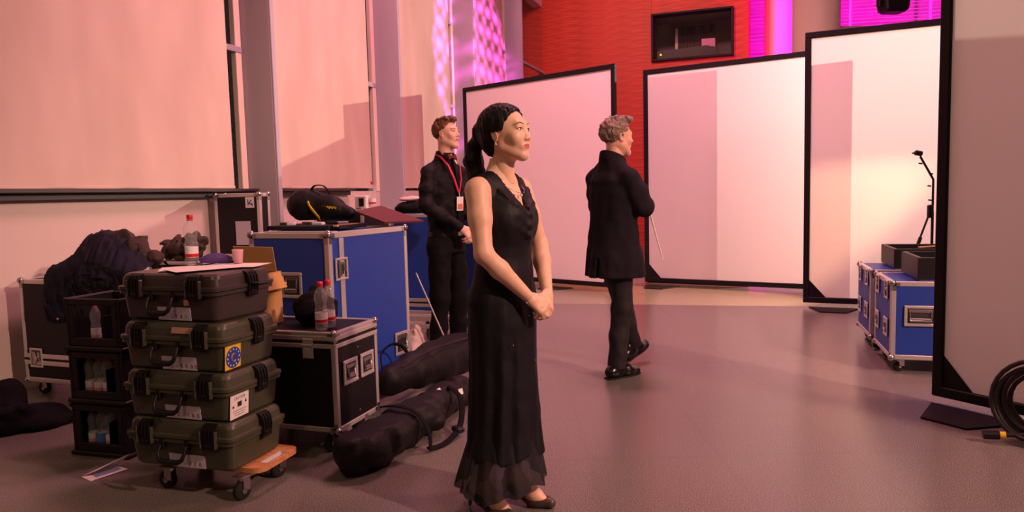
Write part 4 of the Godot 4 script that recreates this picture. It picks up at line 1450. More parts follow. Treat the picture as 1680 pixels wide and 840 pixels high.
func add_face(o: Node3D, H: Fld, tf: Transform3D, iris: Color, brow: Color, thick := 0.0022) -> void:
	for sx in [-1.0, 1.0]:
		var e := part("eye", MB.new().sphere(Vector3.ZERO, Vector3(0.0125, 0.0088, 0.0105), 14, 10), mat("eye_white", rgb(222, 208, 200), 0.25), o)
		e.transform = tf * Transform3D(Basis.IDENTITY, Vector3(sx * 0.030, 0.0055, 0.0745))
		part("iris", MB.new().sphere(Vector3(0.001, 0.0, 0.0072), Vector3(0.0058, 0.0058, 0.0036), 10, 8), mat("iris_" + brow.to_html(false), iris, 0.15), e)
		var hairs := mat("brow_" + brow.to_html(false), brow, 0.8)
		var lp := PackedVector3Array()
		for q in [[0.0165, 0.0070], [0.023, 0.0112], [0.031, 0.0122], [0.039, 0.0100], [0.0455, 0.0055]]:
			lp.append(Vector3(sx * q[0], q[1], maxf(front_z(H, sx * q[0], q[1]), 0.0745 + sqrt(maxf(0.0, 1.0 - pow((q[0] - 0.030) / 0.0135, 2.0) - pow((q[1] - 0.0055) / 0.0115, 2.0))) * 0.0105) + 0.0006))
		part("eyelashes", MB.new().tube(lp, [0.0006, 0.0012, 0.0014, 0.0013, 0.0007], 6), hairs, o).transform = tf
		var bp := PackedVector3Array()
		for q in [[0.013, 0.0255], [0.022, 0.0295], [0.033, 0.0310], [0.043, 0.0280], [0.049, 0.0235]]:
			bp.append(Vector3(sx * q[0], q[1], front_z(H, sx * q[0], q[1]) + 0.0004))
		part("eyebrow", MB.new().tube(bp, [thick * 0.9, thick * 1.1, thick * 1.1, thick * 0.9, thick * 0.4], 6), hairs, o).transform = tf

func people() -> void:
	mat("skin_woman", Color.WHITE, 0.5, 0.0, {"vertex_color_use_as_albedo": true, "subsurf_scatter_enabled": true, "subsurf_scatter_strength": 0.12})
	mat("skin_man", Color.WHITE, 0.52, 0.0, {"vertex_color_use_as_albedo": true, "subsurf_scatter_enabled": true, "subsurf_scatter_strength": 0.12})
	woman()
	young_man()
	older_man()

# ---------------------------------------------------------------- woman in a long black dress
func woman() -> void:
	var o := thing("person", "woman with black ponytail in long black sleeveless gown, hands clasped", "person", Vector3(-0.035, 0, -2.89), deg_to_rad(56))
	var skin := rgb(228, 184, 156)
	var hb := Transform3D(Basis.from_euler(Vector3(-0.13, deg_to_rad(2), 0)), Vector3(0, 1.502, 0.030))
	var tint := skin_tint(skin, rgb(190, 98, 90))
	var body := MB.new()
	body.colored = true
	body.color = skin.srgb_to_linear()
	# torso, arms, legs
	var F := Fld.new(Vector3(-0.30, 0.0, -0.22), Vector3(0.30, 1.42, 0.30), 0.010)
	F.stack([[0.78, 0, -0.01, 0.150, 0.100], [0.86, 0, -0.012, 0.155, 0.108], [0.96, 0, 0, 0.128, 0.090], [1.03, 0, 0.004, 0.112, 0.080], [1.12, 0, 0.008, 0.120, 0.088], [1.20, 0, 0.010, 0.130, 0.092], [1.27, 0, 0.0, 0.132, 0.076], [1.315, 0, -0.006, 0.115, 0.058], [1.345, 0, -0.006, 0.070, 0.048]], 0.02)
	for sx in [-1.0, 1.0]:
		F.ell(Vector3(sx * 0.050, 1.170, 0.060), Vector3(0.052, 0.055, 0.042), 0.04)
		F.cap(Vector3(0, 1.345, -0.015), Vector3(sx * 0.135, 1.300, -0.010), 0.036, 0.036, 0.03)
	F.cap(Vector3(0, 1.33, -0.012), Vector3(0, 1.44, 0.004), 0.047, 0.041, 0.03)
	var wr := {-1.0: Vector3(-0.052, 0.880, 0.150), 1.0: Vector3(0.070, 0.885, 0.158)}
	var el := {-1.0: Vector3(-0.205, 1.055, 0.055), 1.0: Vector3(0.208, 1.060, 0.040)}
	for sx in [-1.0, 1.0]:
		var sh := Vector3(sx * 0.150, 1.290, -0.008)
		F.chain([sh, sh.lerp(el[sx], 0.45), el[sx]], [0.048, 0.042, 0.035], 0.025)
		F.chain([el[sx], el[sx].lerp(wr[sx], 0.35), wr[sx]], [0.036, 0.036, 0.0225], 0.015)
		# legs
		var hip := Vector3(sx * 0.075, 0.80, -0.01)
		var kn := Vector3(sx * 0.060, 0.475, 0.010)
		var step := Vector3(-0.028, 0, -0.062) if sx < 0 else Vector3(0.004, 0, 0.012) # the right foot stands back
		var an := Vector3(sx * 0.052, 0.115, -0.030) + step
		F.chain([hip, kn, kn.lerp(an, 0.3), an], [0.076, 0.050, 0.050, 0.030], 0.02)
		F.chain([an, Vector3(sx * 0.056, 0.085, -0.05) + step], [0.030, 0.026], 0.02)
		F.chain([an, Vector3(sx * 0.060, 0.045, 0.07) + step, Vector3(sx * 0.062, 0.026, 0.11) + step], [0.032, 0.030, 0.022], 0.02)
	F.mesh_to(body)
	# clasped hands: the right one over the left
	var G := Fld.new(Vector3(-0.12, 0.74, 0.08), Vector3(0.14, 0.93, 0.27), 0.0038)
	hand(G, wr[1.0], Vector3(-0.55, -0.62, 0.42), Vector3(0.30, 0.30, 0.90), 1.0, 0.90, [0.9, 0.9, 0.95, 1.0], 0.4)
	hand(G, wr[-1.0], Vector3(0.62, -0.62, 0.50), Vector3(-0.30, 0.35, 0.90), -1.0, 0.90, [0.95, 1.0, 1.05, 1.1], 0.5)
	G.mesh_to(body)
	# head
	var H := head_field("woman", 0.0032)
	body.T = hb
	H.mesh_to(body, tint)
	part("body", body, "skin_woman", o)
	add_face(o, H, hb, rgb(36, 22, 18), rgb(54, 36, 33), 0.0018)
	# hair: close cap drawn back to a tail
	var hair := MB.new()
	var K := Fld.new(Vector3(-0.11, -0.36, -0.30), Vector3(0.11, 0.15, 0.12), 0.0045)
	K.ell(Vector3(0, 0.038, -0.020), Vector3(0.083, 0.091, 0.103), 0.01)
	K.ell(Vector3(0, -0.025, -0.050), Vector3(0.068, 0.052, 0.056), 0.03)
	K.keep(func(p: Vector3) -> float:
		var line := 0.030 + (p.y - 0.022) * 0.50 if p.y > 0.006 else -0.018 + 0.3 * p.y
		var low := -0.092 - p.y
		return maxf(p.z - line, low))
	K.ell(Vector3(0, 0.028, -0.118), Vector3(0.040, 0.042, 0.032), 0.02)
	K.chain([Vector3(0, 0.015, -0.125), Vector3(0.0, -0.015, -0.155), Vector3(0.002, -0.070, -0.172), Vector3(0.0, -0.140, -0.160), Vector3(-0.004, -0.21, -0.138), Vector3(-0.010, -0.28, -0.112), Vector3(-0.012, -0.32, -0.100)], [0.018, 0.026, 0.036, 0.036, 0.031, 0.022, 0.010], 0.02)
	K.rough(0.005, 40.0, 4, Vector3(1.6, 0.22, 1.6))
	hair.T = hb
	K.mesh_to(hair)
	var hr := part("hair", hair, mat("black_hair", rgb(16, 11, 13), 0.55, 0.0, {"metallic_specular": 0.35}), o, "black hair tied in a wavy ponytail")
	part("hair_tie", MB.new().at(hb * Vector3(0, 0.008, -0.136), Vector3(0.9, 0, 0)).lathe(PackedVector2Array([Vector2(0.020, -0.010), Vector2(0.027, -0.004), Vector2(0.027, 0.004), Vector2(0.020, 0.010)]), 14), "black_plastic", hr)
	# gown
	var gown := MB.new()
	var D := Fld.new(Vector3(-0.30, 0.10, -0.26), Vector3(0.30, 1.39, 0.28), 0.010)
	var rows := [[0.10, 0.0, -0.024, 0.188, 0.158, 0.010], [0.20, 0.0, -0.018, 0.176, 0.146, 0.008], [0.38, 0, -0.012, 0.160, 0.132, 0.006], [0.60, 0, -0.010, 0.155, 0.124, 0.004], [0.78, 0, -0.008, 0.166, 0.122, 0.002], [0.86, 0, -0.010, 0.168, 0.122, 0.001], [0.96, 0, 0.0, 0.144, 0.106, 0.0], [1.03, 0, 0.004, 0.130, 0.098, 0.0], [1.12, 0, 0.008, 0.134, 0.101, 0.0], [1.20, 0, 0.012, 0.140, 0.104, 0.0], [1.27, 0, 0.0, 0.140, 0.084, 0.0], [1.315, 0, -0.006, 0.123, 0.066, 0.0], [1.345, 0, -0.006, 0.080, 0.056, 0.0]]
	D.stack(rows, 0.02, 9.0, 0.6)
	for sx in [-1.0, 1.0]:
		D.ell(Vector3(sx * 0.050, 1.170, 0.068), Vector3(0.066, 0.066, 0.046), 0.05)
		D.cap(Vector3(0, 1.345, -0.015), Vector3(sx * 0.128, 1.303, -0.010), 0.043, 0.043, 0.03)
	# hanging cowl folds from shoulder to shoulder
	for q in [[1.215, 0.119, 0.011], [1.175, 0.124, 0.011], [1.132, 0.122, 0.010]]:
		D.chain([Vector3(-0.105, q[0] + 0.085, 0.055), Vector3(-0.060, q[0] + 0.02, q[1] - 0.018), Vector3(0, q[0] - 0.022, q[1]), Vector3(0.060, q[0] + 0.02, q[1] - 0.018), Vector3(0.105, q[0] + 0.085, 0.055)], [q[2] * 0.5, q[2], q[2] * 1.2, q[2], q[2] * 0.5], 0.016)
	D.rough(0.004, 14.0, 9, Vector3(1.0, 0.5, 1.0))
	D.keep(func(p: Vector3) -> float:
		var neck := p.y - (1.205 + 2.3 * absf(p.x)) if p.z > -0.02 else p.y - (1.305 + 0.35 * absf(p.x))
		var arm := minf(absf(p.x) - 0.132 - 0.25 * maxf(0.0, 1.20 - p.y), p.y - 1.165)
		var hem := 0.232 + 0.012 * sin(p.x * 30.0 + p.z * 22.0) - p.y
		return maxf(maxf(neck, arm), hem))
	D.mesh_to(gown)
	var g := part("gown", gown, mat("gown_black", rgb(15, 13, 20), 0.6, 0.0, {"metallic_specular": 0.35}), o, "black draped gown")
	# sheer lower skirt
	var pts := []
	for i in 22:
		var row := []
		var f := i / 21.0
		for j in 120:
			var a := TAU * j / 120.0
			var hem := 0.102 + 0.012 * sin(a * 3.0 + 0.5) + 0.007 * sin(a * 7.0)
			var y := lerpf(hem, 0.36, f)
			var flare := 1.0 - f
			var rip := (0.012 * sin(a * 9.0 + 0.6) + 0.008 * sin(a * 17.0 + f * 3.0)) * flare
			var ra := lerpf(0.148, 0.202, flare) + rip
			var rb := lerpf(0.120, 0.166, flare) + rip
			row.append(Vector3(cos(a) * ra - 0.008 * flare, y, -sin(a) * rb - 0.012 - 0.018 * flare))
		pts.append(row)
	part("sheer_overskirt", MB.new().sheet(pts, true), mat("chiffon", rgb(14, 12, 19, 222), 0.8, 0.0, {"transparency": BaseMaterial3D.TRANSPARENCY_ALPHA}), g, "sheer black chiffon hem")
	# sequins
	var rng := RandomNumberGenerator.new()
	rng.seed = 77
	for q in [[-0.02, 1.06, 0.098], [0.03, 0.98, 0.10], [0.05, 1.15, 0.132], [-0.10, 0.70, 0.105], [0.02, 0.62, 0.125], [0.10, 0.52, 0.10], [-0.14, 0.93, 0.02], [0.0, 0.80, 0.115]]:
		part("sequin", MB.new().sphere(Vector3(q[0], q[1], q[2]), Vector3(0.003, 0.003, 0.003), 6, 4), "chrome", g)
	# shoes
	for sx in [-1.0, 1.0]:
		var S := Fld.new(Vector3(-0.06, -0.005, -0.12), Vector3(0.06, 0.13, 0.16), 0.005)
		S.chain([Vector3(0, 0.080, -0.060), Vector3(0, 0.060, -0.01), Vector3(0, 0.030, 0.06), Vector3(0, 0.022, 0.125)], [0.034, 0.034, 0.038, 0.022], 0.02)
		S.keep(func(p: Vector3) -> float: return maxf(p.y - (0.030 + 0.85 * maxf(0.0, 0.015 - p.z) if p.z < 0.02 else 0.030 + 0.20 * maxf(0.0, p.z - 0.045)), -p.y))
		S.cap(Vector3(0, 0.075, -0.078), Vector3(0, 0.006, -0.086), 0.014, 0.006, 0.008)
		S.keep(func(p: Vector3) -> float: return -p.y)
		var sm := MB.new()
		sm.T = Transform3D(Basis.from_euler(Vector3(0, sx * 0.12, 0)), Vector3(-0.086, 0, -0.060) if sx < 0 else Vector3(0.062, 0, 0.024))
		S.mesh_to(sm)
		part("high_heel_shoe", sm, mat("shoe_taupe", rgb(70, 56, 52), 0.4), o, "dark taupe high-heeled pump")
	# jewellery
	for sx in [-1.0, 1.0]:
		var er := part("earring", MB.new().sphere(Vector3(sx * 0.078, -0.030, -0.004), Vector3(0.0030, 0.0030, 0.0030), 10, 8).sphere(Vector3(sx * 0.079, -0.0375, -0.004), Vector3(0.0046, 0.0046, 0.0046), 10, 8), mat("pearl", rgb(236, 226, 222), 0.2), o, "pearl drop earring")
		er.transform = hb
	var nk := PackedVector3Array()
	for j in 25:
		var a := lerpf(-1.9, 1.9, j / 24.0)
		var drop := 0.5 + 0.5 * cos(a)
		nk.append(Vector3(sin(a) * 0.066, 1.352 - 0.075 * pow(drop, 1.5), 0.012 + cos(a) * 0.062 + 0.022 * drop))
	part("necklace", MB.new().tube(nk, 0.0012, 5), "steel", o)
	part("pendant", MB.new().sphere(Vector3(0, 1.268, 0.094), Vector3(0.005, 0.006, 0.004), 8, 6), "pearl", o)
	part("bracelet", MB.new().tube(PackedVector3Array([wr[-1.0] + Vector3(0.02, 0.012, 0.018), wr[-1.0] + Vector3(0.018, -0.01, 0.028), wr[-1.0] + Vector3(0, -0.026, 0.016), wr[-1.0] + Vector3(-0.02, -0.018, 0.0)]), 0.0016, 6), "steel", o)

# ---------------------------------------------------------------- young man in black
func young_man() -> void:
	var o := thing("person", "young man in black shirt with red lanyard and bow tie", "person", Vector3(-0.50, 0, -5.62), deg_to_rad(52))
	var skin := rgb(230, 180, 160)
	var hb := Transform3D(Basis.from_euler(Vector3(-0.10, deg_to_rad(12), 0)).scaled(Vector3(0.98, 0.98, 0.98)), Vector3(0, 1.738, 0.035))
	var body := MB.new()
	body.colored = true
	body.color = skin.srgb_to_linear()
	var wr := {-1.0: Vector3(-0.070, 1.030, 0.215), 1.0: Vector3(0.062, 1.022, 0.225)}
	var el := {-1.0: Vector3(-0.242, 1.200, 0.030), 1.0: Vector3(0.242, 1.200, 0.035)}
	var sh := {-1.0: Vector3(-0.168, 1.448, -0.010), 1.0: Vector3(0.168, 1.448, -0.010)}
	var F := Fld.new(Vector3(-0.33, 0.0, -0.22), Vector3(0.33, 1.62, 0.32), 0.014)
	F.stack([[0.88, 0, 0, 0.14, 0.095], [1.10, 0, 0, 0.125, 0.085], [1.35, 0, 0, 0.145, 0.09], [1.46, 0, -0.005, 0.10, 0.065], [1.54, 0, -0.005, 0.06, 0.05]], 0.02)
	F.cap(Vector3(0, 1.52, -0.01), Vector3(0, 1.66, 0.015), 0.055, 0.052, 0.03)
	for sx in [-1.0, 1.0]:
		F.chain([sh[sx], el[sx], wr[sx]], [0.042, 0.034, 0.024], 0.02)
		F.chain([Vector3(sx * 0.09, 0.90, 0), Vector3(sx * 0.10, 0.50, 0.01), Vector3(sx * 0.11, 0.09, -0.02)], [0.07, 0.05, 0.034], 0.02)
		F.cap(Vector3(sx * 0.11, 0.07, -0.02), Vector3(sx * 0.125, 0.05, 0.12), 0.034, 0.03, 0.02)
	F.mesh_to(body)
	var G := Fld.new(Vector3(-0.14, 0.86, 0.13), Vector3(0.14, 1.08, 0.34), 0.0048)
	hand(G, wr[1.0], Vector3(-0.62, -0.62, 0.35), Vector3(0.2, 0.2, 0.95), 1.0, 1.02, [0.8, 0.85, 0.9, 0.95], 0.4)
	hand(G, wr[-1.0], Vector3(0.62, -0.55, 0.42), Vector3(-0.25, 0.3, 0.92), -1.0, 1.02, [0.9, 0.95, 1.0, 1.05], 0.5)
	G.mesh_to(body)
	var H := head_field("man", 0.0048)
	body.T = hb
	H.mesh_to(body, skin_tint(skin, rgb(186, 104, 96)))
	part("body", body, "skin_man", o)
	add_face(o, H, hb, rgb(60, 60, 66), rgb(112, 66, 44), 0.0022)
	# short swept hair
	var K := Fld.new(Vector3(-0.11, -0.10, -0.14), Vector3(0.11, 0.17, 0.13), 0.005)
	K.ell(Vector3(0, 0.040, -0.020), Vector3(0.081, 0.088, 0.100), 0.01)
	K.keep(func(p: Vector3) -> float:
		var line := 0.078 - 0.9 * maxf(0.0, 0.110 - p.y) * (0.6 + 3.0 * absf(p.x))
		if p.y < 0.030:
			line = minf(line, -0.004 + 0.1 * p.y)
		return maxf(p.z - line, -0.062 - p.y))
	K.ell(Vector3(0.01, 0.108, 0.050), Vector3(0.052, 0.022, 0.040), 0.02)
	K.ell(Vector3(-0.01, 0.114, 0.0), Vector3(0.056, 0.018, 0.06), 0.02)
	K.rough(0.010, 32.0, 8, Vector3(1.3, 0.7, 0.8))
	var hair := MB.new()
	hair.T = hb
	K.mesh_to(hair)
	part("hair", hair, mat("brown_hair", rgb(98, 58, 40), 0.6), o, "short reddish brown hair")
	# shirt
	var S := Fld.new(Vector3(-0.35, 0.93, -0.22), Vector3(0.35, 1.64, 0.32), 0.011)
	S.stack([[0.98, 0, 0.0, 0.158, 0.112, 0.003], [1.08, 0, 0.004, 0.160, 0.115, 0.004], [1.20, 0, 0.006, 0.168, 0.118, 0.003], [1.34, 0, 0.008, 0.170, 0.118, 0.001], [1.42, 0, 0, 0.158, 0.102, 0.0], [1.50, 0, -0.006, 0.100, 0.074, 0.0], [1.575, 0, 0.0, 0.072, 0.066, 0.0]], 0.03, 6.0, 0.2)
	for sx in [-1.0, 1.0]:
		S.cap(Vector3(sx * 0.02, 1.548, -0.012), Vector3(sx * 0.150, 1.452, -0.012), 0.040, 0.048, 0.03)
		S.chain([sh[sx], sh[sx].lerp(el[sx], 0.5), el[sx], el[sx].lerp(wr[sx], 0.4), wr[sx].lerp(el[sx], 0.06)], [0.057, 0.056, 0.050, 0.048, 0.035], 0.03)
	S.cap(Vector3(0, 1.56, -0.004), Vector3(0, 1.60, 0.004), 0.068, 0.064, 0.012)
	S.rough(0.010, 8.0, 31, Vector3(1.0, 1.3, 1.0))
	S.keep(func(p: Vector3) -> float: return maxf(0.985 - p.y, p.y - (1.612 - 0.25 * maxf(0.0, p.z)) if absf(p.x) < 0.09 else -1.0))
	var shirt := MB.new()
	S.mesh_to(shirt)
	var sp := part("shirt", shirt, mat("shirt_black", rgb(18, 15, 19), 0.7, 0.0, {"metallic_specular": 0.3}), o, "black long-sleeved shirt")
	part("placket", MB.new().tube(PackedVector3Array([Vector3(0, 1.555, 0.082), Vector3(0, 1.46, 0.108), Vector3(0, 1.35, 0.132), Vector3(0, 1.20, 0.126), Vector3(0, 1.02, 0.120)]), 0.012, 6, true, 0.3), M.shirt_black, sp)
	# collar wings
	for sx in [-1.0, 1.0]:
		var cl := MB.new()
		cl.T = Transform3D(Basis.from_euler(Vector3(-0.5, sx * 0.5, 0)), Vector3(sx * 0.036, 1.575, 0.074))
		cl.prism(PackedVector2Array([Vector2(-0.034 * sx, 0.022), Vector2(0.03 * sx, 0.022), Vector2(0.016 * sx, -0.030)]), -0.003, 0.003)
		part("collar_wing", cl, M.shirt_black, sp)
	# bow tie
	var bt := MB.new().at(Vector3(0, 1.562, 0.086), Vector3(-0.3, 0, 0))
	bt.prism(PackedVector2Array([Vector2(-0.045, 0.024), Vector2(-0.045, -0.022), Vector2(0.0, -0.006), Vector2(0.045, -0.022), Vector2(0.045, 0.024), Vector2(0.0, 0.007)]), -0.006, 0.006)
	bt.box(Vector3.ZERO, Vector3(0.018, 0.022, 0.020), 0.004)
	part("bow_tie", bt, mat("bow_red", rgb(112, 16, 34), 0.5), o, "dark red bow tie")
	# lanyard and badge
	var red := mat("lanyard_red", rgb(196, 22, 58), 0.6)
	var lan := PackedVector3Array()
	for sx in [-1.0, 1.0]:
		part("lanyard", MB.new().tube(PackedVector3Array([Vector3(0, 1.598, -0.072), Vector3(sx * 0.062, 1.590, -0.03), Vector3(sx * 0.075, 1.565, 0.035), Vector3(sx * 0.066, 1.50, 0.102), Vector3(sx * 0.040, 1.40, 0.136), Vector3(sx * 0.012, 1.315, 0.143), Vector3(0, 1.290, 0.143)]), 0.009, 6, true, 0.25), red, o, "red neck ribbon")
	part("clip", MB.new().cyl(Vector3(0, 1.295, 0.144), Vector3(0, 1.262, 0.148), 0.005), "steel", o)
	var bd := part("badge", MB.new().at(Vector3(0, 1.210, 0.150), Vector3(0.05, 0.0, 0)).box(Vector3.ZERO, Vector3(0.072, 0.105, 0.003), 0.001), "paper", o, "white name badge")
	part("print", MB.new().at(Vector3(0, 1.190, 0.1535), Vector3(0.05, 0, 0)).box(Vector3.ZERO, Vector3(0.054, 0.040, 0.0006)), mat("badge_print", rgb(214, 120, 90), 0.7), bd)
	# trousers and belt
	var R := Fld.new(Vector3(-0.24, 0.0, -0.20), Vector3(0.24, 1.02, 0.20), 0.012)
	R.stack([[0.84, 0, -0.004, 0.168, 0.122], [0.93, 0, 0.0, 0.165, 0.118], [1.005, 0, 0.0, 0.155, 0.111]], 0.03)
	for sx in [-1.0, 1.0]:
		R.chain([Vector3(sx * 0.085, 0.88, -0.002), Vector3(sx * 0.098, 0.68, 0.008), Vector3(sx * 0.105, 0.50, 0.014), Vector3(sx * 0.110, 0.28, -0.004), Vector3(sx * 0.114, 0.075, -0.012)], [0.094, 0.082, 0.072, 0.066, 0.070], 0.03)
	R.rough(0.012, 7.0, 12, Vector3(1.0, 0.8, 1.0))
	R.keep(func(p: Vector3) -> float: return maxf(p.y - 1.000, 0.045 - p.y))
	var tr := MB.new()
	R.mesh_to(tr)
	part("trousers", tr, mat("trousers_black", rgb(21, 18, 22), 0.8, 0.0, {"metallic_specular": 0.25}), o, "black trousers")
	var bl := []
	for i in 2:
		var row := []
		for j in 40:
			var a := TAU * j / 40
			row.append(Vector3(cos(a) * 0.163, 0.968 + i * 0.036, -sin(a) * 0.119))
		bl.append(row)
	part("belt", MB.new().sheet(bl, true), mat("belt_leather", rgb(16, 13, 14), 0.35), o)
	part("buckle", MB.new().box(Vector3(0.02, 0.986, 0.121), Vector3(0.04, 0.034, 0.006), 0.002), "steel", o)
	# shoes
	for sx in [-1.0, 1.0]:
		man_shoe(o, Transform3D(Basis.from_euler(Vector3(0, sx * 0.22, 0)), Vector3(sx * 0.118, 0, 0.0)))
	# watch
	part("wrist_watch", MB.new().at(wr[1.0].lerp(el[1.0], 0.10), Vector3(0.9, 0.4, 0.0)).lathe(PackedVector2Array([Vector2(0.030, -0.011), Vector2(0.033, -0.006), Vector2(0.033, 0.006), Vector2(0.030, 0.011)]), 16), "steel", o)

func man_shoe(o: Node3D, tf: Transform3D) -> void:
	var S := Fld.new(Vector3(-0.07, -0.005, -0.12), Vector3(0.07, 0.12, 0.23), 0.006)
	S.chain([Vector3(0, 0.045, -0.06), Vector3(0, 0.048, 0.0), Vector3(0, 0.036, 0.09), Vector3(0, 0.026, 0.175)], [0.042, 0.040, 0.043, 0.026], 0.03)
	S.cap(Vector3(0, 0.05, -0.02), Vector3(0, 0.09, -0.02), 0.042, 0.040, 0.03)
	S.keep(func(p: Vector3) -> float: return 0.004 - p.y)
	var m := MB.new()
	m.T = tf
	S.mesh_to(m)
	var s := part("shoe", m, mat("shoe_black", rgb(18, 15, 16), 0.22), o, "black leather shoe")
	var sole := MB.new()
	sole.T = tf
	sole.tube(PackedVector3Array([Vector3(0, 0.008, -0.100), Vector3(0, 0.008, -0.06), Vector3(0, 0.008, 0.0), Vector3(0, 0.008, 0.09), Vector3(0, 0.008, 0.16), Vector3(0, 0.008, 0.198)]), [0.018, 0.042, 0.040, 0.046, 0.034, 0.012], 12, true, 1.0)
	sole = MB.new()
	sole.T = tf * Transform3D(Basis.from_euler(Vector3(PI / 2, 0, 0)), Vector3.ZERO)
	sole.prism(PackedVector2Array([Vector2(-0.03, -0.095), Vector2(0.03, -0.095), Vector2(0.042, -0.06), Vector2(0.038, 0.0), Vector2(0.046, 0.09), Vector2(0.034, 0.165), Vector2(0.014, 0.20), Vector2(-0.014, 0.20), Vector2(-0.034, 0.165), Vector2(-0.046, 0.09), Vector2(-0.038, 0.0), Vector2(-0.042, -0.06)]), -0.010, 0.0)
	part("sole", sole, "rubber", s)

# ---------------------------------------------------------------- older man in a dark coat, walking away
func older_man() -> void:
	var o := thing("person", "grey-haired man in knee-length dark coat walking away with arms folded", "person", Vector3(0.700, 0, -5.02), deg_to_rad(128))
	var skin := rgb(226, 170, 148)
	var hb := Transform3D(Basis.from_euler(Vector3(0.0, deg_to_rad(-20), 0)).scaled(Vector3(1.05, 1.05, 1.05)), Vector3(0.0, 1.640, 0.055))
	var body := MB.new()
	body.colored = true
	body.color = skin.srgb_to_linear()
	var sh := {-1.0: Vector3(-0.166, 1.365, -0.005), 1.0: Vector3(0.166, 1.365, -0.005)}
	var el := {-1.0: Vector3(-0.222, 1.165, 0.062), 1.0: Vector3(0.225, 1.170, 0.080)}
	var wr := {-1.0: Vector3(0.020, 1.190, 0.225), 1.0: Vector3(-0.100, 1.150, 0.195)}
	var kn := {-1.0: Vector3(-0.075, 0.48, -0.005), 1.0: Vector3(0.088, 0.500, 0.170)}
	var an := {-1.0: Vector3(-0.072, 0.085, -0.060), 1.0: Vector3(0.092, 0.150, 0.280)}
	# the right leg stands, the left one swings forward
	var F := Fld.new(Vector3(-0.32, 0.0, -0.24), Vector3(0.32, 1.58, 0.38), 0.014)
	F.stack([[0.84, 0, 0, 0.13, 0.09], [1.05, 0, 0, 0.12, 0.085], [1.30, 0, 0, 0.14, 0.09], [1.40, 0, -0.005, 0.095, 0.065], [1.48, 0, 0.0, 0.06, 0.05]], 0.02)
	F.cap(Vector3(0, 1.46, 0.0), Vector3(0, 1.59, 0.035), 0.054, 0.052, 0.03)
	for sx in [-1.0, 1.0]:
		F.chain([sh[sx], el[sx], wr[sx]], [0.042, 0.036, 0.026], 0.02)
		F.chain([Vector3(sx * 0.085, 0.86, 0), kn[sx], an[sx]], [0.07, 0.05, 0.034], 0.02)
	F.mesh_to(body)
	var G := Fld.new(Vector3(-0.27, 1.06, 0.08), Vector3(0.16, 1.28, 0.32), 0.005)
	hand(G, wr[1.0], Vector3(-0.95, 0.10, -0.25), Vector3(-0.25, 0.45, 0.85), 1.0, 1.0, [0.5, 0.6, 0.7, 0.8], 0.4)
	hand(G, wr[-1.0], Vector3(0.95, 0.10, -0.1), Vector3(0.1, 0.5, 0.85), -1.0, 1.0, [0.5, 0.6, 0.7, 0.8], 0.4)
	G.mesh_to(body)
	var H := head_field("man", 0.005)
	body.T = hb
	H.mesh_to(body, skin_tint(skin, rgb(186, 104, 96)))
	part("body", body, "skin_man", o)
	add_face(o, H, hb, rgb(70, 60, 52), rgb(96, 78, 66), 0.0024)
	var K := Fld.new(Vector3(-0.115, -0.12, -0.145), Vector3(0.115, 0.175, 0.135), 0.005)
	K.ell(Vector3(0, 0.040, -0.022), Vector3(0.084, 0.092, 0.104), 0.01)
	K.keep(func(p: Vector3) -> float:
		var line := 0.082 - 0.9 * maxf(0.0, 0.112 - p.y) * (0.6 + 3.0 * absf(p.x))
		if p.y < 0.034:
			line = minf(line, -0.002 + 0.1 * p.y)
		return maxf(p.z - line, -0.078 - p.y))
	K.ell(Vector3(0.0, 0.112, 0.058), Vector3(0.060, 0.026, 0.042), 0.02)
	K.ell(Vector3(0.0, 0.118, 0.0), Vector3(0.062, 0.022, 0.06), 0.02)
	K.rough(0.013, 34.0, 18, Vector3(1.3, 0.7, 0.8))
	var hair := MB.new()
	hair.T = hb
	K.mesh_to(hair)
	part("hair", hair, mat("grey_hair", rgb(126, 102, 90), 0.6), o, "tousled grey-brown hair")
	# coat
	var C := Fld.new(Vector3(-0.36, 0.62, -0.28), Vector3(0.36, 1.58, 0.34), 0.011)
	C.stack([[0.66, 0, 0.02, 0.215, 0.205, 0.008], [0.78, 0, 0.015, 0.205, 0.185, 0.007], [0.92, 0, 0.01, 0.190, 0.158, 0.004], [1.08, 0, 0.008, 0.182, 0.138, 0.002], [1.25, 0, 0.004, 0.190, 0.134, 0.001], [1.34, 0, -0.004, 0.178, 0.122, 0.0], [1.43, 0, -0.008, 0.118, 0.090, 0.0], [1.50, 0, 0.0, 0.088, 0.076, 0.0]], 0.03, 5.0, 0.9)
	for sx in [-1.0, 1.0]:
		C.cap(Vector3(sx * 0.02, 1.482, -0.012), Vector3(sx * 0.148, 1.368, -0.012), 0.046, 0.056, 0.03)
		C.chain([sh[sx], sh[sx].lerp(el[sx], 0.5), el[sx], el[sx].lerp(wr[sx], 0.45), wr[sx].lerp(el[sx], 0.08)], [0.066, 0.066, 0.062, 0.056, 0.046], 0.035)
	# turned-up collar
	C.cap(Vector3(0, 1.475, -0.004), Vector3(0, 1.530, 0.012), 0.082, 0.074, 0.02)
	C.rough(0.011, 7.0, 41, Vector3(1.0, 0.7, 1.0))
	C.keep(func(p: Vector3) -> float:
		var hem := 0.690 - p.y
		var vent := minf(0.010 - absf(p.x + 0.015), maxf(p.y - 0.80, p.z + 0.02))
		var neck := p.y - (1.552 - 0.55 * (p.z + 0.06)) if absf(p.x) < 0.10 else -1.0
		return maxf(maxf(hem, neck), minf(0.009 - absf(p.x + 0.015), -maxf(p.y - 0.82, p.z + 0.05)) if p.z < -0.05 else -1.0))
	var coat := MB.new()
	C.mesh_to(coat)
	var cp := part("coat", coat, mat("coat_dark", rgb(36, 31, 38), 0.9, 0.0, {"metallic_specular": 0.25}), o, "knee-length charcoal coat")
	# collar fold
	var cf := []
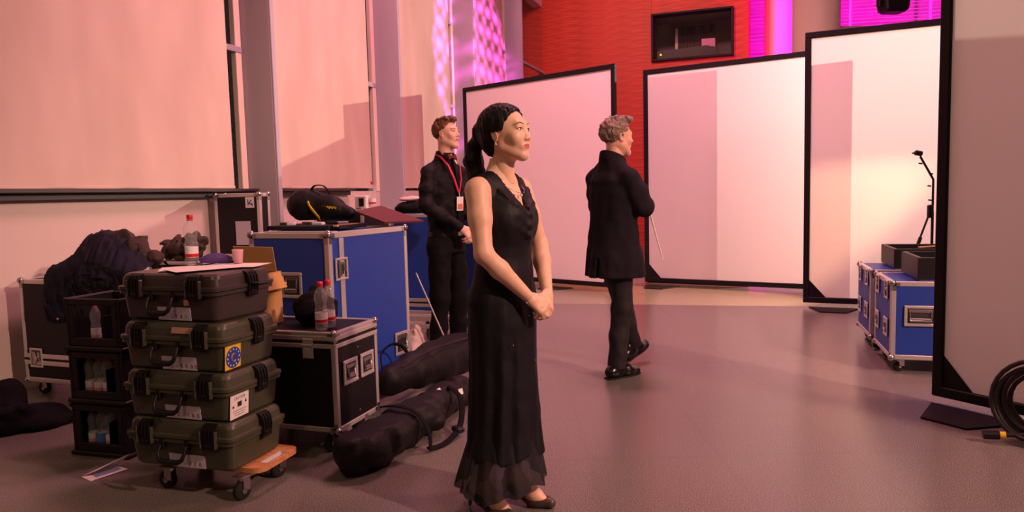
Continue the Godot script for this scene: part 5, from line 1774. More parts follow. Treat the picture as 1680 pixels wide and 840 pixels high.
	for i in 3:
		var row := []
		for j in 30:
			var a := lerpf(PI * 0.12, PI * 1.88, j / 29.0)
			var r: float = [0.088, 0.094, 0.098][i]
			row.append(Vector3(sin(a) * r, [1.550, 1.525, 1.487][i] - 0.45 * (cos(a) * r + 0.08), 0.006 + cos(a) * r))
		cf.append(row)
	part("collar", MB.new().sheet(cf), M.coat_dark, cp)
	# trousers
	var R := Fld.new(Vector3(-0.22, 0.0, -0.24), Vector3(0.24, 0.92, 0.44), 0.012)
	for sx in [-1.0, 1.0]:
		R.chain([Vector3(sx * 0.080, 0.86, 0.0), kn[sx], kn[sx].lerp(an[sx], 0.5), an[sx].lerp(kn[sx], 0.02)], [0.088, 0.068, 0.062, 0.064], 0.03)
	R.rough(0.010, 7.0, 52, Vector3(1.0, 0.8, 1.0))
	var nb: Vector3 = (an[1.0] - kn[1.0]).normalized()
	R.keep(func(p: Vector3) -> float:
		var a := 0.06 - p.y if p.x < 0.01 else -1.0
		var b: float = (p - an[1.0]).dot(nb) - 0.012 if p.x > 0.01 else -1.0
		return maxf(a, b))
	var tr := MB.new()
	R.mesh_to(tr)
	part("trousers", tr, mat("trousers_dark", rgb(22, 18, 23), 0.75), o, "dark narrow trousers")
	man_shoe(o, Transform3D(Basis.from_euler(Vector3(0, -0.1, 0)), Vector3(-0.072, 0, -0.050)))
	man_shoe(o, Transform3D(Basis.from_euler(Vector3(-0.30, 0.08, 0)), Vector3(0.092, 0.070, 0.270)))
	# pale baton held under the arm
	var bt := thing("baton", "thin white baton held by the man in the dark coat", "baton", o.position, o.rotation.y)
	part("stick", MB.new().tube(PackedVector3Array([Vector3(-0.150, 1.165, 0.190), Vector3(-0.235, 0.80, 0.235)]), [0.006, 0.004], 8), "paper", bt)
	part("grip", MB.new().sphere(Vector3(-0.147, 1.178, 0.189), Vector3(0.011, 0.02, 0.011), 8, 6), "plywood", bt)
# ---------------------------------------------------------------- bottles
func bottle_parts(o: Node3D, stripe: String, fill := 0.55) -> void:
	var pr := PackedVector2Array([Vector2(0.001, 0.004), Vector2(0.022, 0.0), Vector2(0.029, 0.004), Vector2(0.0315, 0.012), Vector2(0.0315, 0.030), Vector2(0.0300, 0.036), Vector2(0.0300, 0.092), Vector2(0.0315, 0.098), Vector2(0.0300, 0.104), Vector2(0.0262, 0.118), Vector2(0.0255, 0.124), Vector2(0.0290, 0.140), Vector2(0.0325, 0.156), Vector2(0.0325, 0.166), Vector2(0.0290, 0.184), Vector2(0.0220, 0.200), Vector2(0.0140, 0.211), Vector2(0.0115, 0.217), Vector2(0.0115, 0.226)])
	part("bottle_body", MB.new().lathe(pr, 20), "pet", o)
	part("cap", MB.new().lathe(PackedVector2Array([Vector2(0.014, 0.222), Vector2(0.0145, 0.223), Vector2(0.0145, 0.240), Vector2(0.0130, 0.242), Vector2(0.001, 0.242)]), 16), "red_cap", o)
	part("neck_ring", MB.new().lathe(PackedVector2Array([Vector2(0.0118, 0.214), Vector2(0.0148, 0.215), Vector2(0.0148, 0.219), Vector2(0.0118, 0.220)]), 16), "red_cap", o)
	var lab := part("paper_band", MB.new().lathe(PackedVector2Array([Vector2(0.0306, 0.038), Vector2(0.0306, 0.090)]), 24), "white_label", o)
	part("lower_stripe", MB.new().lathe(PackedVector2Array([Vector2(0.0309, 0.040), Vector2(0.0309, 0.056)]), 24), stripe, lab)
	var half := MB.new()
	for j in 8:
		var a0 := -0.6 + j * 0.16
		half.quad(Vector3(cos(a0), 0, -sin(a0)) * 0.0309 + Vector3.UP * 0.058, Vector3(cos(a0 + 0.16), 0, -sin(a0 + 0.16)) * 0.0309 + Vector3.UP * 0.058, Vector3(cos(a0 + 0.16), 0, -sin(a0 + 0.16)) * 0.0309 + Vector3.UP * 0.089, Vector3(cos(a0), 0, -sin(a0)) * 0.0309 + Vector3.UP * 0.089)
	part("side_print", half, "blue_label", lab)

func crates() -> void:
	var yaw := 0.29
	var grp := "black bottle crates stacked beside the olive cases"
	var w := 0.34
	var d := 0.30
	var lab := ["bottom black bottle crate, a blue-labelled bottle in its opening", "middle black bottle crate of the stack of three", "top black bottle crate, its opening mostly empty"]
	# left front corner of the stack stands at (-2.27, -3.66)
	var c := Vector3(-2.27 + cos(yaw) * w / 2 + sin(yaw) * d / 2, 0, -3.66 + sin(yaw) * w / 2 - cos(yaw) * d / 2)
	var proto: Node3D
	for i in 3:
		var h := 0.268
		var o: Node3D
		var at := c + Vector3(0.004 * i, i * 0.2705, 0)
		if i == 0:
			o = thing("bottle_crate", lab[0], "crate", at, -yaw, grp)
			proto = o
			part("base", MB.new().box(Vector3(0, 0.012, 0), Vector3(w + 0.03, 0.024, d + 0.02), 0.006), "black_plastic", o)
			part("side_wall", MB.new().box(Vector3(-w / 2 + 0.009, 0.144, 0), Vector3(0.018, 0.24, d), 0.004), "black_plastic", o)
			part("side_wall", MB.new().box(Vector3(w / 2 - 0.009, 0.144, 0), Vector3(0.018, 0.24, d), 0.004), "black_plastic", o)
			part("back_wall", MB.new().box(Vector3(0, 0.144, -d / 2 + 0.009), Vector3(w - 0.036, 0.24, 0.018), 0.004), "black_plastic", o)
			part("front_sill", MB.new().box(Vector3(0, 0.045, d / 2 - 0.009), Vector3(w - 0.036, 0.042, 0.018), 0.004), "black_plastic", o)
			part("front_rim", MB.new().box(Vector3(0, 0.248, d / 2 - 0.009), Vector3(w - 0.036, 0.034, 0.018), 0.004), "black_plastic", o)
			for sx in [-1, 1]:
				part("front_post", MB.new().box(Vector3(sx * (w / 2 - 0.036), 0.148, d / 2 - 0.009), Vector3(0.036, 0.164, 0.018), 0.004), "black_plastic", o)
			part("rim", MB.new().box(Vector3(-w / 2, 0.258, 0), Vector3(0.014, 0.018, d + 0.014), 0.003), "black_plastic", o)
			part("rim", MB.new().box(Vector3(w / 2, 0.258, 0), Vector3(0.014, 0.018, d + 0.014), 0.003), "black_plastic", o)
			for k in 2:
				part("divider", MB.new().box(Vector3(0.045 + 0.06 * k, 0.10, 0), Vector3(0.005, 0.15, d - 0.04)), "black_plastic", o)
		else:
			o = copy(proto, lab[i], at, -yaw)
		var bs := Basis.from_euler(Vector3(0, -yaw, 0))
		for k in 3:
			if i == 2 and k != 1:
				continue
			for row in 2:
				if i == 2 and row == 1:
					continue
				var place: String = ["left", "middle", "right"][k]
				var at2 := at + bs * Vector3(-0.096 + 0.056 * k, 0.0245, 0.095 - 0.075 * row)
				var lb := "small water bottle standing %s in the %s row of the %s crate" % [place, ["front", "rear"][row], ["bottom", "middle", "top"][i]]
				if i == 0 and k == 1 and row == 0:
					lb = "water bottle with a bright blue band in the bottom crate"
				var b := thing("water_bottle", lb, "bottle", at2, 0.7 * k + row, "water bottles in the crates")
				bottle_parts(b, "blue_label" if (i == 0 and k == 1) else "pink_label")
				b.scale = Vector3(0.80, 0.90, 0.80)
				if i == 0 and k == 1 and row == 0:
					part("blue_band", MB.new().lathe(PackedVector2Array([Vector2(0.0312, 0.038), Vector2(0.0312, 0.092)]), 24), "blue_label", b)

func soft(called: String, label: String, category: String, m, lo: Vector3, hi: Vector3, cell: float, build: Callable, group := "") -> MeshInstance3D:
	var F := Fld.new(lo, hi, cell)
	build.call(F)
	var mb := MB.new()
	F.mesh_to(mb)
	return single(called, mb, m, label, category, Vector3.ZERO, 0.0, group)

func clutter() -> void:
	crates()
	# --- bottles standing about
	for q in [[Vector3(-1.535, 0.972, -3.50), "red-capped water bottle standing on the top brown case", 2.2], [Vector3(-0.951, 0.625, -3.585), "front one of two red-capped bottles on the low black case", 2.4], [Vector3(-0.930, 0.625, -3.655), "rear one of two red-capped bottles on the low black case", 2.9], [Vector3(-1.24, 1.176, -6.60), "far bottle beside the small white box by the wall", 2.0]]:
		var b := thing("water_bottle", q[1], "bottle", q[0], q[2], "loose water bottles")
		bottle_parts(b, "red_cap")
	# --- papers on the top case
	var sheet := [[Vector3(-1.47, 0.9715, -3.37), 0.35, "white sheet of paper lying on the top brown case"], [Vector3(-1.31, 0.9730, -3.43), -0.12, "loose sheet of paper at the right of the top brown case"], [Vector3(-1.40, 0.9745, -3.30), 0.7, "uppermost sheet of paper on the top brown case"]]
	for q in sheet:
		single("paper_sheet", MB.new().box(Vector3.ZERO, Vector3(0.29, 0.001, 0.20)), "paper", q[2], "paper", q[0], q[1], "papers on the top case")
	# --- leaflet on the floor
	var lf := thing("leaflet", "folded pale leaflet with blue print lying on the floor", "leaflet", Vector3(-1.97, 0.002, -3.42), 0.0)
	part("lower_leaf", MB.new().sheet([[Vector3(-0.078, 0.0, 0.082), Vector3(0.0, 0.0, 0.138)], [Vector3(0.02, 0.001, -0.05), Vector3(0.10, 0.002, 0.0)]]), "paper", lf)
	part("upper_leaf", MB.new().sheet([[Vector3(-0.078, 0.001, 0.082), Vector3(-0.02, 0.018, 0.06)], [Vector3(0.02, 0.002, -0.05), Vector3(0.08, 0.055, -0.07)]]), "paper", lf)
	part("print", MB.new().sheet([[Vector3(-0.03, 0.0022, 0.07), Vector3(0.0, 0.0022, 0.095)], [Vector3(0.04, 0.0026, -0.02), Vector3(0.07, 0.0028, 0.0)]]), mat("print_blue", rgb(120, 140, 190), 0.8), lf)
	single("paint_chip", MB.new().sphere(Vector3(0, 0.012, 0), Vector3(0.016, 0.012, 0.012), 8, 6), mat("orange_bit", rgb(214, 104, 44), 0.7), "small orange scrap on the floor by the bags", "scrap", Vector3(-0.626, 0, -3.444))
	# --- open cardboard box behind the stack
	var cb := thing("cardboard_box", "open cardboard box with raised flap behind the moulded cases", "box", Vector3(-1.385, 0.629, -3.81), -0.32)
	var wall := func(nm: String, c: Vector3, s: Vector3, turn: Vector3) -> void:
		part(nm, MB.new().at(c, turn).box(Vector3.ZERO, s, 0.001), "cardboard", cb)
	wall.call("side_panel", Vector3(0, 0.135, 0.095), Vector3(0.27, 0.27, 0.004), Vector3.ZERO)
	wall.call("side_panel", Vector3(0, 0.135, -0.095), Vector3(0.27, 0.27, 0.004), Vector3.ZERO)
	wall.call("side_panel", Vector3(-0.135, 0.135, 0), Vector3(0.004, 0.27, 0.19), Vector3.ZERO)
	wall.call("side_panel", Vector3(0.135, 0.135, 0), Vector3(0.004, 0.27, 0.19), Vector3.ZERO)
	wall.call("flap", Vector3(-0.01, 0.335, -0.075), Vector3(0.25, 0.135, 0.004), Vector3(0.2, 0, -0.02))
	wall.call("flap", Vector3(0.160, 0.225, 0), Vector3(0.004, 0.09, 0.16), Vector3(0, 0, 0.5))
	single("cable_bundle", MB.new().tube(PackedVector3Array([Vector3(-0.07, 0.02, 0), Vector3(-0.03, 0.028, 0.02), Vector3(0.02, 0.026, -0.01), Vector3(0.07, 0.02, 0.0)]), [0.012, 0.024, 0.026, 0.012], 10), mat("purple_plastic", rgb(70, 44, 110), 0.5), "purple pouch lying behind the papers on the top case", "pouch", Vector3(-1.42, 0.976, -3.50), 0.3)
	single("paper_cup", MB.new().lathe(PackedVector2Array([Vector2(0.001, 0), Vector2(0.020, 0.0), Vector2(0.026, 0.062), Vector2(0.028, 0.064), Vector2(0.026, 0.066), Vector2(0.019, 0.004)]), 18), mat("pink_paper", rgb(224, 178, 180), 0.8), "small pink cup beside the cardboard flap", "cup", Vector3(-1.315, 0.9755, -3.50))
	# --- black bag on the low black case
	soft("shoulder_bag", "slumped black bag on the low case behind the bottles", "bag", "black_cloth", Vector3(-1.25, 0.60, -3.98), Vector3(-0.90, 0.88, -3.60), 0.014, func(F: Fld) -> void:
		F.ell(Vector3(-1.05, 0.71, -3.80), Vector3(0.09, 0.09, 0.09), 0.05)
		F.ell(Vector3(-1.03, 0.69, -3.78), Vector3(0.08, 0.08, 0.08), 0.05)
		F.creases(0.03, 5.0, 3)
		F.keep(func(p: Vector3) -> float: return 0.626 - p.y))
	# --- things on the blue case
	var yaw := 0.418
	var top := 1.087
	var tray := thing("pedal_tray", "dark flat tray of small gear on the blue case", "tray", Vector3(-1.225, top, -4.62), -0.30)
	part("board", MB.new().box(Vector3(0, 0.014, 0), Vector3(0.52, 0.026, 0.34), 0.004), "black_plastic", tray)
	part("lip", MB.new().box(Vector3(0.03, 0.012, 0.178), Vector3(0.34, 0.030, 0.02), 0.006), "rubber", tray)
	for k in 7:
		part("control", MB.new().at(Vector3(-0.20 + 0.065 * k, 0.035, 0.04 + 0.04 * sin(k * 2.0)), Vector3(0, 0.4 * k, 0)).box(Vector3.ZERO, Vector3(0.045, 0.018, 0.07), 0.003), ["dark_pan", "lilac_paper", "black_plastic"][k % 3], tray)
	part("edge_strip", MB.new().box(Vector3(0.24, 0.022, 0.06), Vector3(0.03, 0.012, 0.26), 0.002), "cardboard", tray)
	gig_bag()
	# maroon board
	var mb := MB.new()
	var A := Vector3(-1.02, 1.190, -4.80)
	var B := Vector3(-0.80, 1.118, -4.63)
	var C := Vector3(-0.60, 1.108, -5.02)
	var E := Vector3(-0.93, 1.215, -5.25)
	var up := (B - A).cross(E - A).normalized()
	if up.y < 0:
		up = -up
	var th := up * 0.012
	var cen := (A + B + C + E) / 4
	mb.quad_out(A, B, C, E, cen - up)
	mb.quad_out(A - th, B - th, C - th, E - th, cen)
	for q in [[A, B], [B, C], [C, E], [E, A]]:
		mb.quad_out(q[0], q[1], q[1] - th, q[0] - th, cen)
	single("maroon_board", mb, "maroon_board", "maroon board lying tilted on the blue case", "board")
	# --- gear by the wall behind the blue case
	flight_case("tall black transport trunk hidden behind the blue case", Vector3(-1.46, 0, -6.76), 0.33, 0.50, 0.5, 1.08, "black_laminate", {"y0": 0.09, "e": 0.026, "wheels": 0.035})
	var wb := thing("small_speaker", "small white box with a dark opening by the wall", "speaker", Vector3(-1.33, 1.173, -6.60), -0.2)
	part("cabinet", MB.new().box(Vector3(0, 0.06, 0), Vector3(0.11, 0.12, 0.10), 0.008), "paper", wb)
	part("front_opening", MB.new().box(Vector3(0.008, 0.06, 0.051), Vector3(0.046, 0.075, 0.004), 0.001), "black_plastic", wb)
	# --- on the far blue case
	var ft := 1.125
	soft("soft_bag", "black bag with a pale top left of the young man", "bag", "black_cloth", Vector3(-1.15, ft - 0.03, -6.75), Vector3(-0.62, ft + 0.22, -6.30), 0.012, func(F: Fld) -> void:
		F.ell(Vector3(-0.88, ft + 0.045, -6.50), Vector3(0.15, 0.062, 0.11), 0.03)
		F.rough(0.012, 9.0, 6)
		F.keep(func(p: Vector3) -> float: return ft - p.y))
	single("folded_cloth", MB.new().at(Vector3(0, 0, 0), Vector3(0.12, 0, 0.05)).sphere(Vector3.ZERO, Vector3(0.10, 0.022, 0.07), 16, 8), mat("pale_cloth", rgb(196, 178, 176), 0.9), "pale folded cloth on the black bag", "cloth", Vector3(-0.89, ft + 0.132, -6.50))
	soft("black_gear_bag", "crumpled glossy black bag between young man and woman", "bag", mat("shiny_black", rgb(22, 18, 22), 0.28), Vector3(-0.66, ft - 0.03, -6.90), Vector3(-0.05, ft + 0.30, -6.35), 0.011, func(F: Fld) -> void:
		F.ell(Vector3(-0.42, ft + 0.08, -6.64), Vector3(0.15, 0.10, 0.13), 0.03)
		F.ell(Vector3(-0.28, ft + 0.10, -6.66), Vector3(0.12, 0.13, 0.12), 0.03)
		F.ell(Vector3(-0.44, ft + 0.17, -6.66), Vector3(0.10, 0.06, 0.08), 0.03)
		F.rough(0.035, 7.0, 16, Vector3(0.7, 2.2, 0.7))
		F.keep(func(p: Vector3) -> float: return ft - p.y))
	var hp := thing("headphones", "dark headset with a pale ear cup on the far blue case", "headphones", Vector3(-0.33, ft, -6.44), 0.0)
	part("ear_cup", MB.new().at(Vector3(0, 0.05, 0), Vector3(PI / 2, 0, 0)).lathe(PackedVector2Array([Vector2(0.001, -0.015), Vector2(0.035, -0.015), Vector2(0.045, 0.0), Vector2(0.042, 0.015), Vector2(0.025, 0.018), Vector2(0.001, 0.016)]), 20), "black_plastic", hp)
	part("pad", MB.new().at(Vector3(0, 0.05, 0.018), Vector3(PI / 2, 0, 0)).lathe(PackedVector2Array([Vector2(0.001, 0), Vector2(0.022, 0.0), Vector2(0.022, 0.004), Vector2(0.001, 0.004)]), 16), "pale_cloth", hp)
	var arc := PackedVector3Array()
	for j in 13:
		var a := PI * j / 12.0
		arc.append(Vector3(-0.07 + 0.075 * cos(a), 0.05 + 0.085 * sin(a), -0.01))
	part("band", MB.new().tube(arc, 0.007, 8), "black_plastic", hp)
	# --- rod and plastic bag behind the blue case
	var rod := thing("stand_rod", "thin pale rod leaning beside the blue case", "rod", Vector3.ZERO)
	part("tube", MB.new().cyl(Vector3(-0.70, 0.72, -5.28), Vector3(-0.42, 0.01, -5.30), 0.006, 8), "aluminium", rod)
	part("foot", MB.new().sphere(Vector3(-0.42, 0.012, -5.30), Vector3(0.012, 0.012, 0.012), 8, 6), "rubber", rod)
	soft("plastic_bag", "pale pink plastic bag behind the big blue case", "bag", mat("bag_pink", rgb(222, 196, 190), 0.5), Vector3(-0.93, -0.02, -5.66), Vector3(-0.58, 0.36, -5.26), 0.014, func(F: Fld) -> void:
		F.ell(Vector3(-0.755, 0.13, -5.46), Vector3(0.075, 0.13, 0.09), 0.03)
		F.ell(Vector3(-0.745, 0.25, -5.47), Vector3(0.03, 0.06, 0.04), 0.04)
		F.rough(0.03, 9.0, 9)
		F.keep(func(p: Vector3) -> float: return 0.002 - p.y))
	floor_bags()
	left_pile()
	right_bits()

func gig_bag() -> void:
	var o := thing("instrument_bag", "rounded black instrument bag with a yellow stripe on the tray", "bag", Vector3(-1.30, 1.128, -4.98), -0.34)
	var F := Fld.new(Vector3(-0.27, -0.02, -0.15), Vector3(0.33, 0.26, 0.15), 0.010)
	F.ell(Vector3(-0.11, 0.105, 0), Vector3(0.13, 0.110, 0.11), 0.05)
	F.cap(Vector3(-0.08, 0.10, 0), Vector3(0.10, 0.085, 0), 0.10, 0.078, 0.04)
	F.cap(Vector3(0.08, 0.08, 0), Vector3(0.24, 0.045, 0), 0.075, 0.04, 0.04)
	F.rough(0.006, 12.0, 5)
	F.keep(func(p: Vector3) -> float: return 0.002 - p.y)
	var mb := MB.new()
	F.mesh_to(mb)
	var b := part("shell", mb, "bag_nylon", o)
	# yellow band running over the shell
	var pts := PackedVector3Array()
	for j in 15:
		var a := lerpf(0.15, 1.9, j / 14.0)
		pts.append(Vector3(0.006 + 0.03 * sin(a * 2.2), 0.10 - cos(a) * 0.098, sin(a) * 0.104 + 0.002))
	part("stripe", MB.new().tube(pts, 0.009, 6, true, 0.35), "yellow", o, "yellow piping")
	for k in 9:
		part("wordmark_stroke", MB.new().at(Vector3(0.085 + 0.011 * k, 0.090 - 0.0010 * k + 0.003 * (k % 2), 0.083 - 0.0016 * k), Vector3(0, 0.18, [0.3, -0.4, 0.1, 0.5, -0.2, 0.3, -0.3, 0.2, 0.0][k])).box(Vector3.ZERO, Vector3(0.006, [0.022, 0.014, 0.012, 0.014, 0.018, 0.012, 0.018, 0.013, 0.014][k], 0.004), 0.001), "yellow", o)
	part("carry_strap", MB.new().tube(curve(PackedVector3Array([Vector3(-0.06, 0.205, 0.0), Vector3(-0.02, 0.235, 0.01), Vector3(0.05, 0.23, 0.01), Vector3(0.09, 0.175, 0.0)])), 0.012, 8, true, 0.35), "black_cloth", o)

func floor_bags() -> void:
	# upper, harder case whose wide end points to the young man
	var a := thing("violin_bag", "upper long black instrument bag on floor, wide end by young man's shoe", "bag", Vector3.ZERO, 0.0, "black instrument bags on the floor")
	var F := Fld.new(Vector3(-1.05, -0.02, -5.45), Vector3(-0.12, 0.44, -4.0), 0.014)
	F.chain([Vector3(-0.74, 0.20, -4.20), Vector3(-0.62, 0.205, -4.45), Vector3(-0.50, 0.205, -4.70), Vector3(-0.38, 0.20, -4.95)], [0.085, 0.105, 0.135, 0.15], 0.04)
	F.rough(0.014, 5.0, 21)
	F.keep(func(p: Vector3) -> float: return maxf(0.02 - p.y, absf(p.y - 0.20) - 0.125))
	var mb := MB.new()
	F.mesh_to(mb)
	part("shell", mb, "bag_nylon", a)
	part("seam", MB.new().tube(curve(PackedVector3Array([Vector3(-0.655, 0.285, -4.18), Vector3(-0.535, 0.318, -4.43), Vector3(-0.40, 0.326, -4.66), Vector3(-0.285, 0.310, -4.90)])), 0.006, 6), "rubber", a)
	part("handle", MB.new().tube(curve(PackedVector3Array([Vector3(-0.79, 0.24, -4.30), Vector3(-0.80, 0.335, -4.33), Vector3(-0.75, 0.375, -4.42), Vector3(-0.70, 0.345, -4.50), Vector3(-0.67, 0.29, -4.53)])), 0.011, 8, true, 0.4), "black_cloth", a)
	# lower soft bag
	var b := thing("guitar_bag", "lower long soft black bag on floor with straps and white tag", "bag", Vector3.ZERO, 0.0, "black instrument bags on the floor")
	var G := Fld.new(Vector3(-1.0, -0.02, -4.75), Vector3(-0.10, 0.30, -3.05), 0.014)
	G.chain([Vector3(-0.745, 0.10, -3.30), Vector3(-0.64, 0.105, -3.52), Vector3(-0.555, 0.10, -3.78), Vector3(-0.44, 0.085, -4.10), Vector3(-0.34, 0.08, -4.40)], [0.105, 0.11, 0.105, 0.09, 0.095], 0.04)
	G.ell(Vector3(-0.47, 0.09, -3.86), Vector3(0.09, 0.07, 0.13), 0.03)
	G.creases(0.022, 5.0, 23)
	G.keep(func(p: Vector3) -> float: return maxf(0.003 - p.y, p.y - 0.185))
	var gb := MB.new()
	G.mesh_to(gb)
	part("shell", gb, "bag_nylon", b)
	part("strap", MB.new().tube(curve(PackedVector3Array([Vector3(-0.44, 0.17, -4.25), Vector3(-0.36, 0.18, -4.08), Vector3(-0.30, 0.15, -3.95), Vector3(-0.30, 0.05, -3.82), Vector3(-0.36, 0.012, -3.66), Vector3(-0.44, 0.02, -3.55)])), 0.016, 8, true, 0.3), "black_cloth", b)
	part("strap", MB.new().tube(curve(PackedVector3Array([Vector3(-0.70, 0.19, -3.72), Vector3(-0.60, 0.215, -3.64), Vector3(-0.50, 0.19, -3.60), Vector3(-0.44, 0.10, -3.58), Vector3(-0.43, 0.015, -3.56)])), 0.018, 8, true, 0.3), "black_cloth", b)
	part("buckle", MB.new().at(Vector3(-0.31, 0.035, -3.80), Vector3(0, 0.6, 0)).box(Vector3.ZERO, Vector3(0.05, 0.03, 0.07), 0.008), "black_plastic", b)
	part("tag", MB.new().at(Vector3(-0.318, 0.135, -4.18), Vector3(-0.2, 0.9, 0)).box(Vector3.ZERO, Vector3(0.034, 0.034, 0.002)), "paper", b, "small white tag")
	part("tag", MB.new().at(Vector3(-0.43, 0.175, -4.06), Vector3(-0.6, 0.6, 0.3)).box(Vector3.ZERO, Vector3(0.026, 0.03, 0.002)), "paper", b, "small white tag")

func left_pile() -> void:
	# jackets on the left case (its lid lies at 0.79 m)
	var lid := 0.792
	var fn := FastNoiseLite.new()
	fn.seed = 33
	fn.frequency = 1.0
	var jk := thing("jacket", "dark navy jacket draped over the left black case", "jacket", Vector3.ZERO)
	var drape := func(u0: float, u1: float, hang: Callable, lift: float, sd: float) -> MB:
		var pts := []
		for i in 46:
			var v := i / 45.0
			var row := []
			for j in 60:
				var u := lerpf(u0, u1, j / 59.0)
				var x := lerpf(-3.04, -2.28, u)
				var zf := -4.5 + 0.376 * (x + 2.36) + 0.012 # front of the case
				var h := lift + 0.22 * pow(sin(PI * clampf(0.08 + u * 0.80, 0.0, 1.0)), 1.5)
				var fold := 0.5 * absf(fn.get_noise_2d(u * 7.0 + sd, v * 2.2)) + 0.5 * absf(fn.get_noise_2d(u * 3.0 - sd, v * 4.0 + 5.0))
				var q: Vector3
				if v < 0.55: # over the lid, from the back to the front edge
					var f := v / 0.55
					q = Vector3(x, 0.80 + h * sin(PI * lerpf(0.18, 0.86, f)) + 0.07 * fold, lerpf(zf - 0.40, zf + 0.01, f))
				else:
					var f := (v - 0.55) / 0.45
					var top: float = 0.80 + h * sin(PI * 0.86)
					q = Vector3(x + 0.03 * f * sin(u * 9.0), lerpf(top, top - float(hang.call(u)), f) , zf + 0.012 + 0.10 * fold * (0.4 + f * 0.6) + 0.02 * sin(PI * f))
				row.append(q)
			pts.append(row)
		return MB.new().sheet(pts)
	part("back_panel", drape.call(0.0, 1.0, func(u: float) -> float: return 0.30 + 0.05 * sin(u * 11.0) - 0.10 * u, 0.03, 0.0), "navy_cloth", jk)
	part("sleeve", drape.call(0.30, 0.75, func(u: float) -> float: return 0.22 + 0.06 * sin(u * 7.0), 0.065, 7.0), "navy_cloth", jk)
	part("button", MB.new().sphere(Vector3(-2.93, 0.545, -4.66), Vector3(0.010, 0.010, 0.006), 8, 6), "steel", jk)
	soft("dark_coat", "brown-black coat lying on the navy jacket", "coat", "brown_cloth", Vector3(-2.95, lid - 0.05, -4.95), Vector3(-2.10, 1.15, -4.30), 0.016, func(F: Fld) -> void:
		F.chain([Vector3(-2.66, lid + 0.275, -4.80), Vector3(-2.54, lid + 0.255, -4.77), Vector3(-2.42, lid + 0.19, -4.74), Vector3(-2.32, lid + 0.11, -4.70)], [0.035, 0.05, 0.055, 0.05], 0.05)
		F.creases(0.03, 5.5, 36))
	soft("dark_bag", "small dark brown bag at the wall behind the brown case", "bag", "brown_cloth", Vector3(-2.80, 0.78, -5.75), Vector3(-2.15, 1.10, -5.30), 0.013, func(F: Fld) -> void:
		F.ell(Vector3(-2.52, 0.925, -5.52), Vector3(0.12, 0.085, 0.09), 0.03)
		F.ell(Vector3(-2.40, 0.945, -5.50), Vector3(0.09, 0.10, 0.08), 0.02)
		F.creases(0.03, 7.0, 38)
		F.keep(func(p: Vector3) -> float: return 0.842 - p.y))
	flight_case("black crate-like trunk behind the jackets by the wall", Vector3(-2.42, 0, -5.55), 0.33, 0.46, 0.42, 0.75, "black_laminate", {"y0": 0.09, "e": 0.024, "wheels": 0.035})
	soft("black_cloth_heap", "black cloth heaped on the floor at left edge", "cloth", "black_cloth", Vector3(-3.64, -0.02, -4.5), Vector3(-2.45, 0.42, -3.78), 0.018, func(F: Fld) -> void:
		F.ell(Vector3(-3.12, 0.03, -4.12), Vector3(0.46, 0.13, 0.20), 0.05)
		F.ell(Vector3(-3.16, 0.12, -4.22), Vector3(0.26, 0.12, 0.13), 0.08)
		F.ell(Vector3(-2.80, 0.02, -4.22), Vector3(0.22, 0.06, 0.14), 0.05)
		F.creases(0.05, 3.0, 44)
		F.keep(func(p: Vector3) -> float: return 0.002 - p.y))

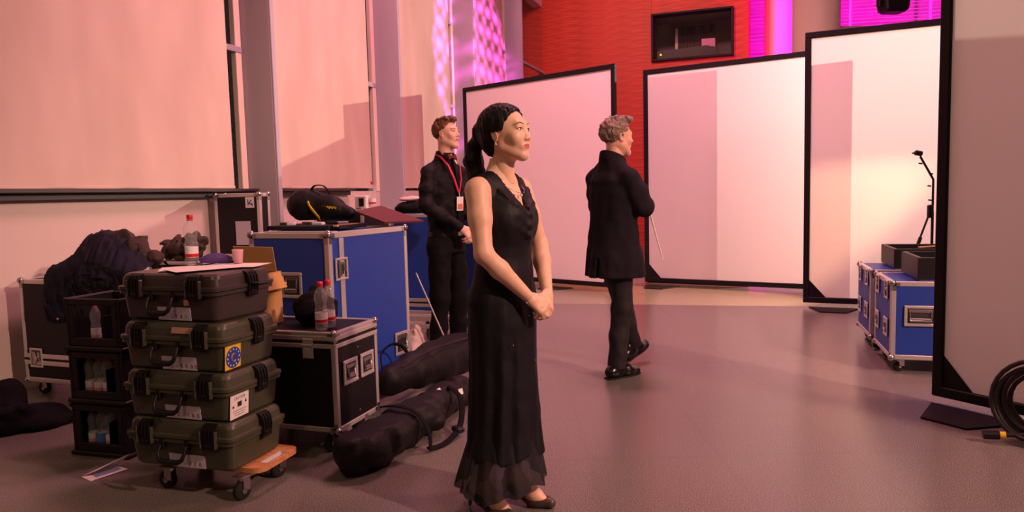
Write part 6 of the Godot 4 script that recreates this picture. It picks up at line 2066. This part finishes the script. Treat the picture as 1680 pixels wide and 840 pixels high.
func right_bits() -> void:
	# microphone stand beyond the nearest screen
	var o := thing("microphone_stand", "black boom microphone stand before the brightest screen", "stand", Vector3(3.86, 0, -6.70))
	part("pole", MB.new().cyl(Vector3(0, 0.05, 0), Vector3(0, 1.02, 0), 0.012), "black_plastic", o)
	part("upper_pole", MB.new().cyl(Vector3(0, 1.0, 0), Vector3(0, 1.31, 0), 0.010), "black_plastic", o)
	part("boom_arm", MB.new().cyl(Vector3(0, 1.31, 0), Vector3(-0.135, 1.52, 0.02), 0.010), "black_plastic", o)
	part("counter_arm", MB.new().cyl(Vector3(-0.01, 1.05, 0.0), Vector3(-0.135, 0.74, 0.02), 0.009), "black_plastic", o)
	part("counterweight", MB.new().cyl(Vector3(-0.115, 0.785, 0.018), Vector3(-0.146, 0.70, 0.022), 0.016), "black_plastic", o)
	part("hinge", MB.new().box(Vector3(-0.022, 1.02, 0), Vector3(0.05, 0.12, 0.04), 0.01), "black_plastic", o)
	part("clip", MB.new().at(Vector3(-0.152, 1.55, 0.02), Vector3(0, 0, -0.2)).box(Vector3.ZERO, Vector3(0.07, 0.045, 0.04), 0.01).box(Vector3(-0.04, -0.008, 0), Vector3(0.03, 0.014, 0.03), 0.004), "black_plastic", o)
	for q in [[-0.035, 1.36], [-0.05, 1.25], [-0.04, 1.12], [-0.135, 1.455]]:
		part("wing_screw", MB.new().cyl(Vector3(q[0] + 0.03, q[1], 0), Vector3(q[0], q[1] + 0.004, 0), 0.007), "black_plastic", o)
	for k in 3:
		var a := TAU * k / 3 + 0.5
		part("leg", MB.new().cyl(Vector3(0, 0.22, 0), Vector3(cos(a) * 0.30, 0.012, sin(a) * 0.30), 0.010), "black_plastic", o)
	# coil of cable leaning on the nearest screen
	var c := thing("cable_coil", "thick coil of black cable leaning against the nearest screen", "cable", Vector3(2.54, 0, -3.46), 0.0)
	var pts := PackedVector3Array()
	var tilt := Basis.from_euler(Vector3(-0.2, -0.95, 0.0))
	for j in 7 * 28 + 1:
		var a := TAU * j / 28.0
		var turn := j / 28.0
		var r := 0.135 + 0.018 * sin(turn * 2.3) + 0.007 * turn
		pts.append(Vector3(0, 0.205, 0) + tilt * Vector3(cos(a) * r, sin(a) * r, -0.065 + 0.02 * turn + 0.008 * sin(a * 1.5)))
	part("cable", MB.new().tube(pts, 0.0115, 8), mat("cable_brown", rgb(34, 27, 26), 0.45), c)
	part("lead", MB.new().tube(curve(PackedVector3Array([Vector3(0.10, 0.06, 0.04), Vector3(-0.05, 0.055, 0.03), Vector3(-0.16, 0.045, -0.01)])), 0.011, 8), M.cable_brown, c)
	part("yellow_tape", MB.new().cyl(Vector3(-0.16, 0.045, -0.01), Vector3(-0.19, 0.043, -0.02), 0.017, 12), "yellow", c, "yellow tape ring")
	part("connector", MB.new().cyl(Vector3(-0.185, 0.043, -0.018), Vector3(-0.25, 0.04, -0.04), 0.022, 14), "black_plastic", c)
	part("buckle", MB.new().sphere(Vector3(0.03, 0.215, 0.10), Vector3(0.02, 0.025, 0.012), 10, 8), "chrome", c)
